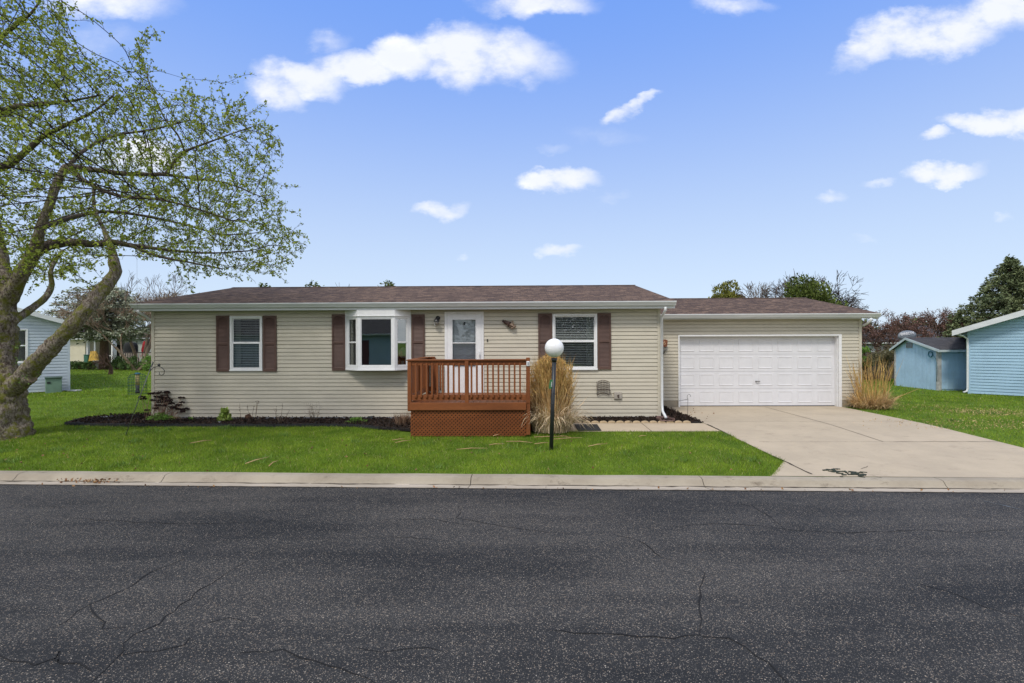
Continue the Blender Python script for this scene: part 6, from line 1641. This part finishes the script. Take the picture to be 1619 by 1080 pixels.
# ================================================================ sky, sun, camera
w = bpy.data.worlds.new('World'); bpy.context.scene.world = w; w.use_nodes = True; nt = w.node_tree
bg = nt.nodes['Background']; SUN_EL, SUN_AZ = 52, 205      # azimuth clockwise from +Y
sky = nd(nt, 'ShaderNodeTexSky'); sky.sky_type = 'NISHITA'; sky.sun_disc = False; sky.sun_elevation = math.radians(SUN_EL); sky.sun_rotation = math.radians(SUN_AZ)
sky.air_density = 1.0; sky.dust_density = .6; sky.ozone_density = 1.6
tc = nd(nt, 'ShaderNodeTexCoord'); sx_ = nd(nt, 'ShaderNodeSeparateXYZ'); nt.links.new(tc.outputs['Generated'], sx_.inputs[0])
yy = math_(nt, 'MAXIMUM', sx_.outputs[1], .08)
uu = math_(nt, 'DIVIDE', sx_.outputs[0], yy); vv = math_(nt, 'DIVIDE', sx_.outputs[2], yy)
cb = nd(nt, 'ShaderNodeCombineXYZ'); nt.links.new(uu, cb.inputs[0]); nt.links.new(vv, cb.inputs[1])
def vm(op, a, b):
    n = nt.nodes.new('ShaderNodeVectorMath'); n.operation = op
    for i, x in enumerate((a, b)):
        if isinstance(x, tuple): n.inputs[i].default_value = x
        else: nt.links.new(x, n.inputs[i])
    return n
def ncol(scale, det, rough, loc):
    mp = nd(nt, 'ShaderNodeMapping'); mp.inputs['Location'].default_value = loc; mp.inputs['Scale'].default_value = (1,1.6,1); nt.links.new(cb.outputs[0], mp.inputs[0])
    n = nd(nt, 'ShaderNodeTexNoise'); nt.links.new(mp.outputs[0], n.inputs['Vector']); n.inputs['Scale'].default_value = scale; n.inputs['Detail'].default_value = det; n.inputs['Roughness'].default_value = rough; return n
n1 = ncol(5, 8, .58, (3.1,1.7,0)); n2 = ncol(14, 7, .6, (9,4,0))
wv = vm('ADD', cb.outputs[0], vm('SCALE', vm('SUBTRACT', n1.outputs['Color'], (.5,.5,.5)).outputs[0], (0,0,0)).outputs[0])
sc = wv.inputs[1].links[0].from_node; sc.inputs['Scale'].default_value = .10
wv2 = vm('SCALE', vm('SUBTRACT', n2.outputs['Color'], (.5,.5,.5)).outputs[0], (0,0,0)); wv2.inputs['Scale'].default_value = .045
wv = vm('ADD', wv.outputs[0], wv2.outputs[0]).outputs[0]
clouds = [(440,150,55,28,-18,.9),(480,128,80,36,-10,1),(570,112,90,34,-3,1),(640,92,60,44,0,1.05),(730,85,80,52,0,1.1),(800,95,75,46,0,.95),(850,110,60,38,0,.6),(520,68,38,17,0,.40),
 (850,6,100,28,0,.85),(180,-2,110,38,0,.7),(225,238,75,34,0,1),(160,64,90,24,0,.25),(975,176,42,12,22,.75),(1010,163,50,9,16,.8),(955,214,70,18,-8,.22),
 (888,283,62,22,3,1.05),(697,327,46,15,6,.75),(885,397,36,13,0,.75),(875,231,26,10,0,.3),(1480,50,130,42,8,1.1),(1590,20,80,40,0,1.05),(1380,78,60,30,26,.9),(1345,95,35,18,35,.5),(1430,45,60,30,10,.9),
 (1570,203,80,21,-4,1.1),(1620,205,40,26,0,1),(1478,221,30,12,0,.85),(1492,276,62,20,0,1.1),(1388,286,32,7,5,.5),(1311,309,27,11,0,.55),(1165,6,70,18,0,.5),(735,411,12,6,0,.35),(1365,392,25,8,0,.25),(1590,350,14,8,0,.3),(965,300,30,7,15,.25)]
tot = None
for (x, y, a, b_, rot, amp) in clouds:
    cu = ((x-CX)/F, (CY-y)/F)
    mp = nd(nt, 'ShaderNodeMapping'); mp.vector_type = 'TEXTURE'; mp.inputs['Location'].default_value = (cu[0],cu[1],0); mp.inputs['Rotation'].default_value = (0,0,math.radians(rot)); mp.inputs['Scale'].default_value = (a/F*1.12,b_/F*1.12,1)
    nt.links.new(wv, mp.inputs[0]); ln_ = vm('LENGTH', mp.outputs[0], (0,0,0)).outputs['Value']
    f = math_(nt, 'MULTIPLY', math_(nt, 'SUBTRACT', 1.0, math_(nt, 'MULTIPLY', ln_, ln_), clamp=True), amp)
    tot = f if tot is None else math_(nt, 'MAXIMUM', tot, f)
det = math_(nt, 'MULTIPLY_ADD', n2.outputs['Fac'], .9, math_(nt, 'MULTIPLY_ADD', n1.outputs['Fac'], .5, -.66))
dens = math_(nt, 'MULTIPLY', tot, math_(nt, 'MULTIPLY_ADD', det, 2.6, 1.0))
alpha = ramp(nt, dens, .0, 1.15)
front = math_(nt, 'MULTIPLY', ramp(nt, sx_.outputs[1], .10, .22), math_(nt, 'SUBTRACT', 1.0, ramp(nt, vv, .74, 1.05)))
# sky behind and overhead: unseen noise cloud added to whiten the light
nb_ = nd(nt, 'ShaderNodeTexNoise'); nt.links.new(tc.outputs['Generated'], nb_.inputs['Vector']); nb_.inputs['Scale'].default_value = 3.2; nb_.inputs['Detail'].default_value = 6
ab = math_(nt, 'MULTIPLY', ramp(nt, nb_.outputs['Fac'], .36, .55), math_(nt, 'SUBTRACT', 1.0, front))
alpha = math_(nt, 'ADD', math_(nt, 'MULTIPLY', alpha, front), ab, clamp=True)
# the atmosphere: haze lightens the sky towards the horizon
el = nd(nt, 'ShaderNodeMapRange'); el.interpolation_type = 'SMOOTHSTEP'; nt.links.new(sx_.outputs[2], el.inputs[0]); el.inputs[1].default_value = 0; el.inputs[2].default_value = .62
tint = mixc(nt, el.outputs[0], SKY_LOW, SKY_HIGH)
skyc = mixc(nt, .72, sky.outputs[0], tint) if False else mixc(nt, SKY_MIX, sky.outputs[0], tint)
shade = mixc(nt, ramp(nt, math_(nt, 'SUBTRACT', n1.outputs['Fac'], math_(nt, 'MULTIPLY', tot, .35)), .25, .5), (7.6,7.8,8.3), (9.0,9.0,9.2))
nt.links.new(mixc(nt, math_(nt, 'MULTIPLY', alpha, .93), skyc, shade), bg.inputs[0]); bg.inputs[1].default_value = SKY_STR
S = bpy.data.lights.new('sun', 'SUN'); S.energy = SUN_E; S.angle = math.radians(SUN_ANG); S.color = (1,.94,.86)
so = bpy.data.objects.new('sun', S); C.objects.link(so)
dv_ = Vector((math.sin(math.radians(SUN_AZ))*math.cos(math.radians(SUN_EL)), math.cos(math.radians(SUN_AZ))*math.cos(math.radians(SUN_EL)), math.sin(math.radians(SUN_EL))))
so.rotation_euler = dv_.to_track_quat('Z','Y').to_euler()
cam = bpy.data.cameras.new('camera'); cam.lens = F/1619*36; cam.sensor_width = 36; cam.clip_end = 4000; cam.clip_start = .05
co = bpy.data.objects.new('camera', cam); C.objects.link(co); co.location = (0,0,HC); co.rotation_euler = (PI/2, RX, 0)
bpy.context.scene.camera = co
scn = bpy.context.scene
scn.view_settings.view_transform = 'Standard'; scn.view_settings.look = 'None'; scn.view_settings.exposure = EXPO; scn.view_settings.gamma = 1
scn.cycles.max_bounces = 6; scn.cycles.transparent_max_bounces = 12; scn.cycles.use_denoising = True
